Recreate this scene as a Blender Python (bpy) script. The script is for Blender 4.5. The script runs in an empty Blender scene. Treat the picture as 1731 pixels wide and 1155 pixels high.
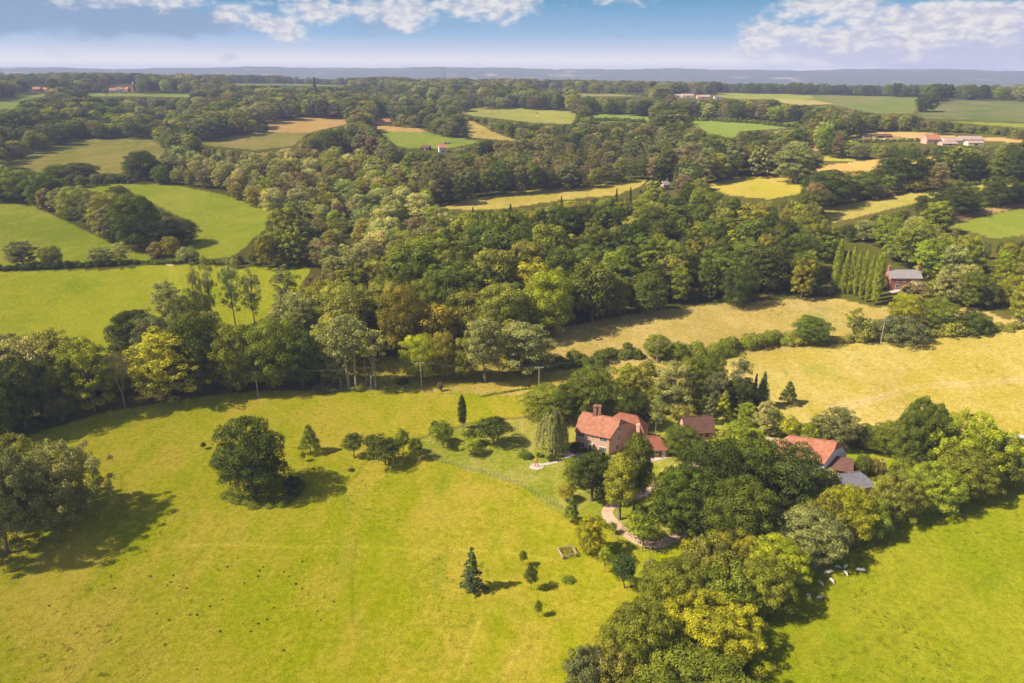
import bpy, bmesh, math, random
import numpy as np
from mathutils import Vector, Matrix

random.seed(7)
RNG = np.random.default_rng(11)
scene = bpy.context.scene
COL = scene.collection

# ------------------------------------------------------------------ camera and terrain
W, H, F = 1731.0, 1155.0, 1200.0
CX, CY, CAMZ = W / 2, H / 2, 90.0
PITCH = math.radians(20.8)
CP, SP = math.cos(PITCH), math.sin(PITCH)
SUN_EL, SUN_AZ = math.radians(46), math.radians(-103)   # azimuth from +y towards +x: the sun stands left, a little behind


def sstep(e):
    e = np.clip(e, 0, 1)
    return e * e * (3 - 2 * e)


def hgt(x, y):
    x = np.asarray(x, float); y = np.asarray(y, float)
    D = np.hypot(x, y)
    t = np.clip((np.arctan2(x, y) + .65) / 1.3, 0, 1)
    Dc = np.interp(t, [0, .5, 1], [2300, 1700, 1150])
    Hc = np.interp(t, [0, .35, .6, 1], [71, 55, 53, 51])
    s = np.clip((D - 200) / (Dc - 200), 0, 1)
    h = Hc * (1 - (1 - s) ** 2)
    h = h - (Hc + 25) * sstep((D - Dc) / 2200)
    Hh = np.interp(t, [0, .2, .42, .6, 1], [112, 118, 124, 108, 96]) + 5 * np.sin(t * 31) + 3 * np.sin(t * 77 + 1) + 1.5 * np.sin(t * 240)
    h = h + (Hh + 25) * sstep((D - 4800) / 2800) - 60 * sstep((D - 7700) / 1500)
    h = h + .7 * np.sin(x / 47 + 1) * np.sin(y / 60) + 3 * np.sin(x / 330) * np.sin(y / 410 + .7) * sstep((D - 260) / 500)
    return h


def ray(px, py):
    """ground points under photo pixels (arrays or scalars)"""
    px = np.atleast_1d(np.asarray(px, float)); py = np.atleast_1d(np.asarray(py, float))
    u = (px - CX) / F; v = (CY - py) / F
    d = np.stack([u, CP + v * SP, -SP + v * CP], -1)
    ts = np.geomspace(55, 9000, 420)
    P = d[:, None, :] * ts[None, :, None]
    below = (CAMZ + P[..., 2]) < hgt(P[..., 0], P[..., 1])
    k = np.argmax(below, 1); k[~below.any(1)] = 419; k = np.maximum(k, 1)
    a, b = ts[k - 1], ts[k]
    for _ in range(24):
        m = (a + b) / 2
        q = d * m[:, None]
        lo = (CAMZ + q[:, 2]) < hgt(q[:, 0], q[:, 1])
        b = np.where(lo, m, b); a = np.where(lo, a, m)
    q = d * b[:, None]
    return np.stack([q[:, 0], q[:, 1], hgt(q[:, 0], q[:, 1])], -1), b


def at(px, py):
    return ray(px, py)[0][0]


def proj(x, y, z):
    zc = z - CAMZ
    dep = y * CP - zc * SP
    up = y * SP + zc * CP
    dep = np.where(np.abs(dep) < 1, 1, dep)
    return CX + F * x / dep, CY - F * up / dep, dep


def inpoly(px, py, poly):
    px = np.asarray(px); py = np.asarray(py)
    r = np.zeros(px.shape, bool)
    n = len(poly)
    for i in range(n):
        x1, y1 = poly[i]; x2, y2 = poly[(i + 1) % n]
        if y1 == y2: continue
        c = (y1 > py) != (y2 > py)
        r ^= c & (px < (x2 - x1) * (py - y1) / (y2 - y1) + x1)
    return r


def lin(r, g, b, k=.56):
    f = lambda c: (c / 255 / 12.92 if c <= 10 else ((c / 255 + .055) / 1.055) ** 2.4)
    return (f(r) * k, f(g) * k, f(b) * k)


# ------------------------------------------------------------------ object helpers
def put(name, me, parent=None, loc=None):
    o = bpy.data.objects.new(name, me)
    COL.objects.link(o)
    if parent: o.parent = parent
    if loc is not None: o.location = loc
    return o


def tag(o, label=None, cat=None, group=None, kind=None):
    if label: o['label'] = label
    if cat: o['category'] = cat
    if group: o['group'] = group
    if kind: o['kind'] = kind
    return o


def thing(name, label, cat, loc=(0, 0, 0), rotz=0, group=None):
    o = bpy.data.objects.new(name, None); COL.objects.link(o)
    o.location = [float(c) for c in loc]; o.rotation_euler = (0, 0, rotz); o.empty_display_size = .5
    return tag(o, label, cat, group)


def npmesh(name, V, polys, mats=(), mi=None, attrs=None):
    """polys: (n,k) array of vertex indices"""
    me = bpy.data.meshes.new(name)
    V = np.asarray(V, np.float32); polys = np.asarray(polys, np.int32)
    n, k = polys.shape
    me.vertices.add(len(V)); me.vertices.foreach_set('co', V.ravel())
    me.loops.add(n * k); me.loops.foreach_set('vertex_index', polys.ravel())
    me.polygons.add(n)
    me.polygons.foreach_set('loop_start', np.arange(n, dtype=np.int32) * k)
    me.polygons.foreach_set('loop_total', np.full(n, k, np.int32))
    for m in mats: me.materials.append(m)
    if mi is not None: me.polygons.foreach_set('material_index', np.asarray(mi, np.int32))
    me.update(calc_edges=True)
    for nm, (typ, dom, data) in (attrs or {}).items():
        a = me.attributes.new(nm, typ, dom)
        key = 'value' if typ == 'FLOAT' else 'color'
        a.data.foreach_set(key, np.asarray(data, np.float32).ravel())
    return me


class MB:
    """collects boxes, prisms and tubes; build() links them as one mesh object"""
    def __init__(s): s.v = []; s.f = []
    def quad(s, *pts):
        k = len(s.v); s.v += [tuple(map(float, p)) for p in pts]; s.f.append(tuple(range(k, k + len(pts)))); return s
    def box(s, x0, x1, y0, y1, z0, z1):
        k = len(s.v)
        s.v += [(x, y, z) for z in (z0, z1) for x, y in ((x0, y0), (x1, y0), (x1, y1), (x0, y1))]
        s.f += [tuple(k + i for i in q) for q in ((3, 2, 1, 0), (4, 5, 6, 7), (0, 1, 5, 4), (1, 2, 6, 5), (2, 3, 7, 6), (3, 0, 4, 7))]
        return s
    def solid(s, bottom, top):
        """two matching rings -> closed solid"""
        k = len(s.v); n = len(bottom)
        s.v += [tuple(map(float, p)) for p in bottom] + [tuple(map(float, p)) for p in top]
        s.f.append(tuple(k + i for i in reversed(range(n)))); s.f.append(tuple(k + n + i for i in range(n)))
        for i in range(n): j = (i + 1) % n; s.f.append((k + i, k + j, k + n + j, k + n + i))
        return s
    def slab(s, pts, t):
        """a polygon given thickness t along its normal (into the back)"""
        P = [Vector(p) for p in pts]
        nrm = (P[1] - P[0]).cross(P[2] - P[0]).normalized()
        return s.solid([p - nrm * t for p in P], P)
    def tube(s, pts, rad, n=7):
        pts = [Vector(p) for p in pts]
        rad = rad if hasattr(rad, '__len__') else [rad] * len(pts)
        rings = []
        for i, p in enumerate(pts):
            d = (pts[min(i + 1, len(pts) - 1)] - pts[max(i - 1, 0)]).normalized()
            a = d.cross(Vector((0, 0, 1)) if abs(d.z) < .9 else Vector((1, 0, 0))).normalized(); b = d.cross(a)
            k = len(s.v)
            s.v += [tuple(p + (a * math.cos(2 * math.pi * j / n) + b * math.sin(2 * math.pi * j / n)) * rad[i]) for j in range(n)]
            rings.append(k)
        for a, b in zip(rings, rings[1:]):
            s.f += [(a + j, a + (j + 1) % n, b + (j + 1) % n, b + j) for j in range(n)]
        s.f.append(tuple(rings[0] + j for j in reversed(range(n)))); s.f.append(tuple(rings[-1] + j for j in range(n)))
        return s
    def mesh(s, name, mat):
        me = bpy.data.meshes.new(name); me.from_pydata(s.v, [], s.f); me.materials.append(mat)
        bm = bmesh.new(); bm.from_mesh(me); bmesh.ops.recalc_face_normals(bm, faces=bm.faces); bm.to_mesh(me); bm.free()
        return me
    def build(s, name, mat, parent=None, loc=None): return put(name, s.mesh(name, mat), parent, loc)


# ------------------------------------------------------------------ materials
class NT:
    def __init__(s, tree): s.t = tree
    def n(s, typ, ins=None, **props):
        nd = s.t.nodes.new(typ)
        for k, v in props.items(): setattr(nd, k, v)
        for k, v in (ins or {}).items():
            if hasattr(v, 'is_linked') or isinstance(v, bpy.types.NodeSocket): s.t.links.new(v, nd.inputs[k])
            else: nd.inputs[k].default_value = v
        return nd
    def math(s, op, a, b=0., c=None):
        ins = {0: a, 1: b}
        if c is not None: ins[2] = c
        return s.n('ShaderNodeMath', ins, operation=op).outputs[0]
    def mix(s, fac, a, b, blend='MIX'):
        nd = s.t.nodes.new('ShaderNodeMix'); nd.data_type = 'RGBA'; nd.blend_type = blend; nd.clamp_factor = True
        for i, v in ((0, fac), (6, a), (7, b)):
            if isinstance(v, bpy.types.NodeSocket): s.t.links.new(v, nd.inputs[i])
            else: nd.inputs[i].default_value = v if i == 0 else (*v, 1) if len(v) == 3 else v
        return nd.outputs[2]
    def noise(s, vec, scale, detail=4., rough=.55, dist=0.):
        return s.n('ShaderNodeTexNoise', {'Vector': vec, 'Scale': scale, 'Detail': detail, 'Roughness': rough, 'Distortion': dist}).outputs['Fac']
    def ramp(s, fac, a, b):
        return s.n('ShaderNodeMapRange', {'Value': fac, 'From Min': a, 'From Max': b}, interpolation_type='SMOOTHSTEP').outputs[0]


def newmat(name):
    m = bpy.data.materials.new(name); m.use_nodes = True; m.node_tree.nodes.clear()
    return m, NT(m.node_tree)


def finish(nt, shader):
    o = nt.n('ShaderNodeOutputMaterial'); nt.t.links.new(shader, o.inputs['Surface'])


def surf_mat(name, c1, c2, scale=1.5, rough=.85, bump=.15, courses=None, coord='Object', stain=None, spec=.3):
    """two-tone worn surface, optional horizontal courses (tiles, bricks, boards) of given height"""
    m, nt = newmat(name)
    tc = nt.n('ShaderNodeTexCoord').outputs[coord]
    n1 = nt.noise(tc, scale, 5, .6)
    n2 = nt.noise(tc, scale * 7, 3, .6)
    col = nt.mix(nt.ramp(n1, .32, .68), c1, c2)
    col = nt.mix(nt.math('MULTIPLY', nt.ramp(n2, .35, .75), .45), col, tuple(c * .55 for c in c1))
    if stain: col = nt.mix(nt.math('MULTIPLY', nt.ramp(nt.noise(tc, scale * .45, 6, .7), .52, .7), .6), col, stain)
    hgtv = n2
    if courses:
        ch, cw = courses
        sx = nt.n('ShaderNodeSeparateXYZ', {0: tc})
        wv = nt.n('ShaderNodeCombineXYZ', {0: nt.math('ADD', sx.outputs[0], sx.outputs[1]), 1: sx.outputs[2]}).outputs[0]
        br = nt.n('ShaderNodeTexBrick', {'Vector': wv, 'Color1': (.86, .86, .86, 1), 'Color2': (1.1, 1.1, 1.1, 1), 'Mortar': (.8, .8, .8, 1), 'Scale': 1.,
                                         'Mortar Size': ch * .07, 'Brick Width': cw, 'Row Height': ch})
        col = nt.mix(1., col, br.outputs['Color'], 'MULTIPLY')
        hgtv = nt.math('SUBTRACT', n2, br.outputs['Fac'])
    b = nt.n('ShaderNodeBump', {'Height': hgtv, 'Strength': bump, 'Distance': .1})
    p = nt.n('ShaderNodeBsdfPrincipled', {'Base Color': col, 'Roughness': rough, 'Normal': b.outputs[0], 'Specular IOR Level': spec})
    finish(nt, p.outputs[0]); return m


def leaf_mat(name, transl=.18, hue_var=.24):
    m, nt = newmat(name)
    tint = nt.n('ShaderNodeAttribute', attribute_name='tint', attribute_type='INSTANCER').outputs['Color']
    var = nt.n('ShaderNodeAttribute', attribute_name='var', attribute_type='GEOMETRY').outputs['Fac']
    f = nt.math('ADD', nt.math('MULTIPLY', var, 1.05), .48)
    cmb = nt.n('ShaderNodeCombineColor', {0: f, 1: f, 2: f}).outputs[0]
    col = nt.mix(1., tint, cmb, 'MULTIPLY')
    warm = nt.mix(1., col, (1.5, 1.15, .6), 'MULTIPLY')
    col = nt.mix(nt.math('MULTIPLY', nt.ramp(var, .45, 1.), hue_var), col, warm)
    d = nt.n('ShaderNodeBsdfPrincipled', {'Base Color': col, 'Roughness': .7, 'Specular IOR Level': .05})
    tcol = nt.mix(1., col, (1.3, 1.25, .5), 'MULTIPLY')
    t = nt.n('ShaderNodeBsdfTranslucent', {'Color': tcol})
    mx = nt.n('ShaderNodeMixShader', {0: transl, 1: d.outputs[0], 2: t.outputs[0]})
    finish(nt, mx.outputs[0]); return m


M = {}
M['leaf'] = leaf_mat('leaf_foliage')
M['needle'] = leaf_mat('needle_foliage', .1, .15)
M['bark'] = surf_mat('bark', (.13, .1, .07), (.22, .18, .13), 3, .95, .5)
M['pale_bark'] = surf_mat('pale_bark', (.24, .21, .17), (.36, .32, .26), 3, .9, .3)
M['tile'] = surf_mat('clay_tile', (.39, .15, .085), (.48, .215, .135), 1.1, .85, .5, (.2, .26), stain=(.22, .095, .06))
M['tile_bright'] = surf_mat('bright_clay_tile', (.48, .17, .095), (.56, .24, .15), 1.1, .85, .5, (.2, .26), stain=(.31, .125, .075))
M['tile_red'] = surf_mat('dark_red_tile', (.29, .095, .06), (.37, .14, .085), 1.1, .85, .5, (.2, .26), stain=(.2, .09, .06))
M['tile_dark'] = surf_mat('old_brown_tile', (.13, .062, .045), (.19, .09, .065), 1.2, .9, .4, (.16, .22), stain=(.11, .075, .055))
M['brick'] = surf_mat('brick_wall', (.66, .38, .26), (.74, .48, .36), 1.3, .9, .15, (.09, .24), stain=(.62, .38, .25))
M['brick_red'] = surf_mat('red_brick_wall', (.40, .16, .11), (.5, .23, .16), 1.3, .9, .25, (.09, .24))
M['brick_dark'] = surf_mat('chimney_brick', (.24, .11, .075), (.34, .17, .12), 2, .9, .3, (.09, .24))
M['slate'] = surf_mat('slate_roof', (.17, .16, .19), (.24, .23, .26), 1.2, .6, .3, (.18, .3))
M['slate_pale'] = surf_mat('pale_slate_roof', (.27, .24, .25), (.36, .33, .33), 1.2, .6, .3, (.18, .3))
M['pink_roof'] = surf_mat('weathered_pink_roof', (.36, .25, .22), (.46, .34, .31), 1.2, .8, .3, (.25, .4))
M['white_board'] = surf_mat('white_weatherboard', (.72, .72, .74), (.8, .8, .8), 1, .6, .4, (.2, 6.))
M['white'] = surf_mat('white_paint', (.76, .75, .72), (.82, .81, .79), 2, .5, .1)
M['cream'] = surf_mat('cream_render', (.66, .6, .48), (.74, .68, .58), 1, .85, .1)
M['glass'] = surf_mat('window_glass', (.03, .035, .045), (.05, .055, .065), .8, .08, .02, spec=.6)
M['dark_wood'] = surf_mat('dark_timber', (.06, .045, .035), (.1, .075, .055), 3, .9, .4)
M['wood'] = surf_mat('weathered_wood', (.36, .27, .18), (.5, .39, .27), 3, .9, .4)
M['oak_post'] = surf_mat('oak_post', (.42, .22, .11), (.5, .28, .15), 3, .85, .3)
M['pole'] = surf_mat('pole_wood', (.34, .27, .22), (.46, .38, .32), 2, .9, .3)
M['metal'] = surf_mat('grey_metal', (.35, .35, .36), (.45, .45, .46), 2, .4, .05)
M['wire'] = surf_mat('cable', (.2, .2, .2), (.26, .26, .26), 2, .5, .02)
M['red_paint'] = surf_mat('red_paint', (.62, .08, .04), (.7, .12, .06), 2, .5, .1)
M['gravel'] = surf_mat('gravel', (.47, .31, .21), (.57, .4, .29), .5, .95, .5, stain=(.34, .24, .13))
M['paving'] = surf_mat('stone_paving', (.45, .38, .33), (.53, .46, .41), .6, .9, .3, (.6, .9), stain=(.45, .38, .32))
M['dirt'] = surf_mat('bare_earth', (.42, .3, .19), (.52, .4, .27), .4, .95, .4)
M['wool'] = surf_mat('sheep_wool', (.74, .66, .58), (.82, .76, .68), 6, .95, .6)
M['hide'] = surf_mat('horse_hide', (.07, .045, .03), (.1, .065, .045), 3, .7, .1)
M['car_paint'] = surf_mat('car_paint', (.62, .66, .7), (.66, .7, .74), 1, .25, .0, spec=.6)
M['rubber'] = surf_mat('tyre_rubber', (.025, .025, .025), (.04, .04, .04), 4, .9, .2)
M['canvas'] = surf_mat('pale_sheet', (.6, .57, .55), (.68, .65, .62), .8, .7, .1)
# ------------------------------------------------------------------ fields (outlines as seen in the photograph, laid out on the ground)
MEADOW = [(-500, 835), (0, 757), (90, 722), (190, 694), (330, 672), (430, 661), (545, 660), (640, 660), (760, 655), (880, 642), (970, 632), (1060, 616),
          (1210, 606), (1230, 640), (1180, 900), (1100, 1000), (1060, 1080), (1000, 1155), (980, 1500), (-500, 1500)]
FIELDS = [
    # name, outline, colour A, colour B (dry patches)
    ('F5', [(-400, 470), (0, 459), (200, 456), (265, 447), (420, 452), (525, 455), (500, 500), (430, 545), (330, 590), (230, 600), (150, 600), (60, 590), (-400, 640)], lin(172, 180, 22), lin(192, 190, 48)),
    ('F6', [(-400, 322), (0, 339), (60, 350), (150, 393), (215, 422), (262, 434), (240, 446), (150, 450), (0, 452), (-400, 460)], lin(152, 168, 28), lin(186, 184, 62)),
    ('F7', [(120, 318), (200, 311), (292, 312), (380, 330), (462, 357), (450, 385), (405, 425), (388, 436), (300, 440), (268, 436), (300, 400), (330, 380), (250, 340), (150, 322)], lin(158, 172, 26), lin(182, 182, 60)),
    ('F8', [(12, 276), (105, 243), (150, 236), (245, 231), (282, 252), (278, 262), (255, 278), (225, 294), (70, 292)], lin(150, 152, 52), lin(186, 168, 88)),
    ('F9', [(449, 203), (520, 199), (585, 200), (592, 209), (520, 225), (455, 224)], lin(212, 168, 90), lin(222, 184, 110)),
    ('F9b', [(330, 236), (452, 223), (520, 225), (495, 247), (430, 254), (350, 246)], lin(150, 150, 58), lin(180, 158, 92)),
    ('F10', [(634, 213), (700, 215), (722, 222), (700, 225), (634, 222)], lin(214, 172, 96), lin(222, 184, 110)),
    ('F10b', [(640, 222), (720, 224), (808, 238), (800, 243), (752, 252), (690, 251), (668, 246)], lin(140, 162, 44), lin(168, 172, 70)),
    ('F10c', [(785, 198), (845, 228), (880, 238), (850, 237), (790, 232)], lin(190, 165, 88), lin(205, 180, 100)),
    ('F11', [(778, 190), (808, 182), (960, 186), (975, 194), (966, 210), (900, 207), (800, 196)], lin(160, 165, 66), lin(190, 180, 92)),
    ('F11b', [(992, 190), (1100, 196), (1100, 207), (1000, 205)], lin(136, 162, 60), lin(150, 168, 70)),
    ('F12', [(745, 352), (800, 335), (870, 325), (980, 318), (1095, 302), (1085, 314), (1040, 330), (950, 338), (860, 352), (800, 356)], lin(190, 172, 70), lin(214, 188, 100)),
    ('F13', [(1188, 312), (1240, 302), (1300, 297), (1340, 302), (1360, 308), (1352, 328), (1300, 337), (1230, 330)], lin(196, 182, 62), lin(212, 188, 88)),
    ('F14', [(1358, 290), (1400, 279), (1500, 267), (1582, 265), (1582, 273), (1500, 282), (1440, 300), (1400, 303)], lin(212, 172, 84), lin(222, 186, 108)),
    ('F14b', [(1393, 265), (1446, 264), (1446, 273), (1393, 272)], lin(180, 180, 60), lin(196, 186, 80)),
    ('F15', [(1378, 356), (1450, 342), (1580, 320), (1640, 309), (1731, 303), (2100, 290), (2100, 310), (1731, 314), (1600, 328), (1550, 344), (1515, 351), (1445, 368), (1396, 379)], lin(168, 164, 62), lin(196, 176, 92)),
    ('F16', [(1600, 382), (1660, 366), (1731, 352), (2100, 325), (2100, 420), (1731, 398), (1680, 404), (1640, 392)], lin(138, 149, 50), lin(158, 158, 64)),
    ('F16b', [(1585, 374), (1640, 359), (1731, 341), (2100, 300), (2100, 318), (1731, 349), (1660, 365), (1610, 378)], lin(178, 146, 96), lin(208, 172, 120)),
    ('F17', [(1213, 155), (1300, 157), (1380, 160), (1372, 168), (1250, 168), (1213, 164)], lin(148, 160, 62), lin(168, 166, 82)),
    ('F17b', [(1375, 160), (1450, 160), (1562, 164), (1550, 178), (1545, 192), (1480, 192), (1420, 180), (1372, 170)], lin(118, 138, 58), lin(148, 140, 90)),
    ('F17c', [(1310, 166), (1375, 169), (1410, 176), (1350, 178), (1310, 172)], lin(176, 166, 96), lin(196, 174, 110)),
    ('F18', [(1592, 167), (1731, 170), (2000, 172), (2000, 206), (1731, 207), (1640, 203), (1560, 200), (1552, 192)], lin(100, 122, 58), lin(140, 132, 90)),
    ('F18b', [(1600, 205), (1731, 209), (2000, 210), (2000, 218), (1731, 216), (1660, 211)], lin(146, 158, 62), lin(166, 164, 74)),
    ('F19', [(1158, 199), (1230, 200), (1358, 208), (1362, 213), (1310, 218), (1250, 222), (1240, 234), (1200, 226), (1160, 207)], lin(136, 160, 58), lin(154, 166, 72)),
    ('F20', [(1480, 223), (1560, 224), (1620, 231), (1731, 235), (1731, 241), (1560, 236), (1490, 230)], lin(206, 166, 104), lin(216, 180, 120)),
    ('F20b', [(1425, 229), (1482, 226), (1560, 236), (1560, 241), (1450, 240)], lin(150, 150, 66), lin(176, 160, 90)),
    ('F21', [(968, 157), (1092, 157), (1092, 163), (980, 163)], lin(146, 154, 72), lin(170, 160, 92)),
    ('F21b', [(906, 149), (952, 149), (956, 154), (908, 154)], lin(120, 156, 66), lin(140, 160, 76)),
    ('F22', [(-300, 170), (0, 168), (30, 160), (80, 158), (84, 161), (40, 170), (26, 184), (-300, 186)], lin(150, 170, 66), lin(166, 176, 80)),
    ('F22b', [(146, 158), (240, 158), (326, 158), (326, 165), (240, 163), (146, 163)], lin(154, 172, 64), lin(170, 178, 78)),
    ('F22c', [(388, 139), (480, 139), (585, 142), (585, 146), (470, 144), (400, 144)], lin(140, 164, 84), lin(156, 170, 96)),
    ('F23', [(1365, 245), (1382, 245), (1384, 255), (1368, 255)], lin(206, 160, 100), lin(212, 172, 110)),
    ('F4', [(905, 566), (940, 556), (1040, 536), (1120, 524), (1240, 512), (1380, 503), (1420, 505), (1480, 520), (1560, 515), (1650, 520), (1700, 540), (2100, 520), (2100, 560), (1731, 562),
             (1480, 584), (1210, 614), (1060, 640), (960, 650), (880, 650), (880, 600)], lin(186, 164, 84), lin(206, 181, 110)),
    ('F4b', [(535, 620), (560, 612), (640, 605), (700, 600), (880, 575), (940, 600), (900, 640), (760, 655), (640, 661), (545, 664)], lin(158, 150, 50), lin(186, 170, 72)),
    ('MEADOW', MEADOW, lin(164, 169, 6), lin(196, 177, 60)),
    ('DRYTOP', [(680, 661), (760, 655), (880, 642), (970, 632), (1060, 616), (1210, 606), (1230, 640), (1050, 660), (960, 672), (830, 668), (740, 662)], lin(186, 168, 62), lin(208, 182, 92)),
    ('F3', [(1180, 609), (1300, 596), (1480, 577), (1731, 554), (2200, 520), (2200, 800), (1731, 746), (1640, 745), (1560, 740), (1440, 730), (1300, 712), (1230, 690)], lin(192, 172, 72), lin(212, 190, 112)),
    ('LAWN', [(1125, 770), (1280, 690), (1320, 690), (1330, 720), (1450, 760), (1560, 760), (1731, 770), (1731, 800), (1500, 880), (1180, 900), (1090, 920), (940, 860), (900, 830), (960, 800)], lin(140, 160, 22), lin(170, 168, 40)),
    ('GARDEN', [(706, 742), (780, 718), (890, 706), (960, 695), (1000, 650), (1230, 640), (1290, 690), (1200, 800), (1130, 905), (1000, 880), (940, 866), (880, 822), (800, 798), (716, 772)], lin(150, 160, 34), lin(192, 180, 94)),
    ('RIGHT', [(1100, 1500), (1265, 1155), (1280, 1060), (1305, 1010), (1365, 948), (1450, 902), (1540, 862), (1630, 834), (1731, 806), (2300, 690), (2300, 1500)], lin(138, 148, 10), lin(158, 157, 36)),
]
MOWN = {'GARDEN', 'LAWN'}


def field_index(px, py):
    idx = np.full(px.shape, -1)
    for i, f in enumerate(FIELDS):
        poly = f[1]
        xs = [p[0] for p in poly]; ys = [p[1] for p in poly]
        s = (px >= min(xs)) & (px <= max(xs)) & (py >= min(ys)) & (py <= max(ys))
        k = np.where(s.ravel())[0]
        if len(k):
            ins = inpoly(px.ravel()[k], py.ravel()[k], poly)
            idx.ravel()[k[ins]] = i
    return idx


# the sheet of ground: rows by distance, columns by bearing, finer where the camera looks
az = np.concatenate([np.radians(np.linspace(-88, -47, 40, endpoint=False)), np.radians(np.linspace(-47, 47, 820)), np.radians(np.linspace(47, 88, 41)[1:])])
ys = np.linspace(1500, 128, 720)
dep_ = CAMZ / np.tan(PITCH - np.arctan((CY - ys) / F))
near = dep_[dep_ < 330]
D_ = np.concatenate([np.linspace(8, near[0], 12, endpoint=False), near, np.geomspace(near[-1], 4700, 330)[1:]])
A_, DD = np.meshgrid(az, D_)
gx = DD * np.sin(A_); gy = DD * np.cos(A_); gz = hgt(gx, gy)
px, py, dp = proj(gx, gy, gz)
# slightly ragged field edges
jx = 2.2 * np.sin(gx / 3.1 + gy / 4.7) + 1.3 * np.sin(gx / 1.3 - gy / 1.9)
jy = .7 * np.sin(gx / 2.3 + 1) + .4 * np.sin(gx / .9 + gy)
k_ = np.clip(140 / np.maximum(dp, 30), .2, 1.4)
fi = field_index(px + jx * k_, py + jy * k_)
off = (dp < 2) | (py > 1500)
fi[off] = [i for i, f in enumerate(FIELDS) if f[0] == 'MEADOW'][0]
WOODFLOOR = lin(96, 100, 34)
cA = np.array([f[2] for f in FIELDS] + [WOODFLOOR]); cB = np.array([f[3] for f in FIELDS] + [lin(116, 106, 48)])
mown = np.array([1. if f[0] in MOWN else 0. for f in FIELDS] + [0.])
colA = np.ones(gx.shape + (4,), np.float32); colB = colA.copy()
colA[..., :3] = cA[fi]; colB[..., :3] = cB[fi]
far_crop = np.array([1. if f[0] in ('F17b', 'F18', 'F18b') else 0. for f in FIELDS] + [0.])
colA[..., 3] = 1 - .5 * mown[fi]; colB[..., 3] = 1 - .5 * far_crop[fi]
# trodden and mown lines
LINES = [([(300, 921), (440, 922), (560, 925), (700, 928), (860, 935), (950, 945)], .45, 1.22), ([(816, 1045), (806, 1070), (790, 1100), (772, 1150)], .35, 1.25), ([(606, 800), (590, 815), (570, 834)], .3, .75),
         ([(600, 905), (603, 940), (592, 965), (598, 1060)], .3, .82), ([(345, 930), (310, 975), (300, 1010)], .35, .8), ([(880, 1090), (862, 1120), (850, 1150)], .25, 1.2), ([(203, 800), (208, 850), (215, 880)], .4, .85),
         ([(700, 772), (560, 760), (480, 700), (430, 668)], .5, 1.12), ([(905, 664), (960, 650), (1040, 628)], .8, 1.2), ([(286, 450), (292, 480), (300, 520)], .7, 1.18), ([(294, 450), (301, 480), (310, 520)], .6, 1.18),
         ([(258, 345), (300, 372), (335, 392)], .6, .8), ([(706, 741), (750, 728), (800, 716), (895, 704)], .7, .55), ([(0, 700), (120, 742), (300, 700)], .6, .85), ([(1731, 930), (1600, 1000), (1460, 1100)], .5, .9), ([(1731, 945), (1604, 1016), (1466, 1118)], .5, .9),
         ([(1731, 640), (1560, 650), (1400, 690)], .6, 1.12), ([(1731, 646), (1560, 656), (1402, 697)], .6, 1.12)]
for pts, wd, f in LINES:
    P = np.array([at(*p)[:2] for p in pts])
    dm = np.full(gx.shape, 99.); bb = (gx > P[:, 0].min() - 3) & (gx < P[:, 0].max() + 3) & (gy > P[:, 1].min() - 3) & (gy < P[:, 1].max() + 3)
    X_, Y_ = gx[bb] + .25 * np.sin(gy[bb] / 3), gy[bb] + .3 * np.sin(gx[bb] / 4)
    d0 = np.full(X_.shape, 99.)
    for (ax, ay), (bx_, by_) in zip(P[:-1], P[1:]):
        l2 = (bx_ - ax) ** 2 + (by_ - ay) ** 2; t_ = np.clip(((X_ - ax) * (bx_ - ax) + (Y_ - ay) * (by_ - ay)) / l2, 0, 1)
        d0 = np.minimum(d0, np.hypot(X_ - ax - t_ * (bx_ - ax), Y_ - ay - t_ * (by_ - ay)))
    k = np.exp(-(d0 / wd) ** 2)[:, None]
    for c_ in (colA, colB):
        v_ = c_[bb]; v_[:, :3] = v_[:, :3] * (1 - k) + v_[:, :3] * np.array([f, f * (.97 if f > 1 else 1), f * (1.7 if f > 1 else 1)]) * k; c_[bb] = v_
nr, nc = gx.shape
I = np.arange(nr * nc).reshape(nr, nc)
polys = np.stack([I[:-1, :-1], I[:-1, 1:], I[1:, 1:], I[1:, :-1]], -1).reshape(-1, 4)
V = np.stack([gx, gy, gz], -1).reshape(-1, 3)


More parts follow.
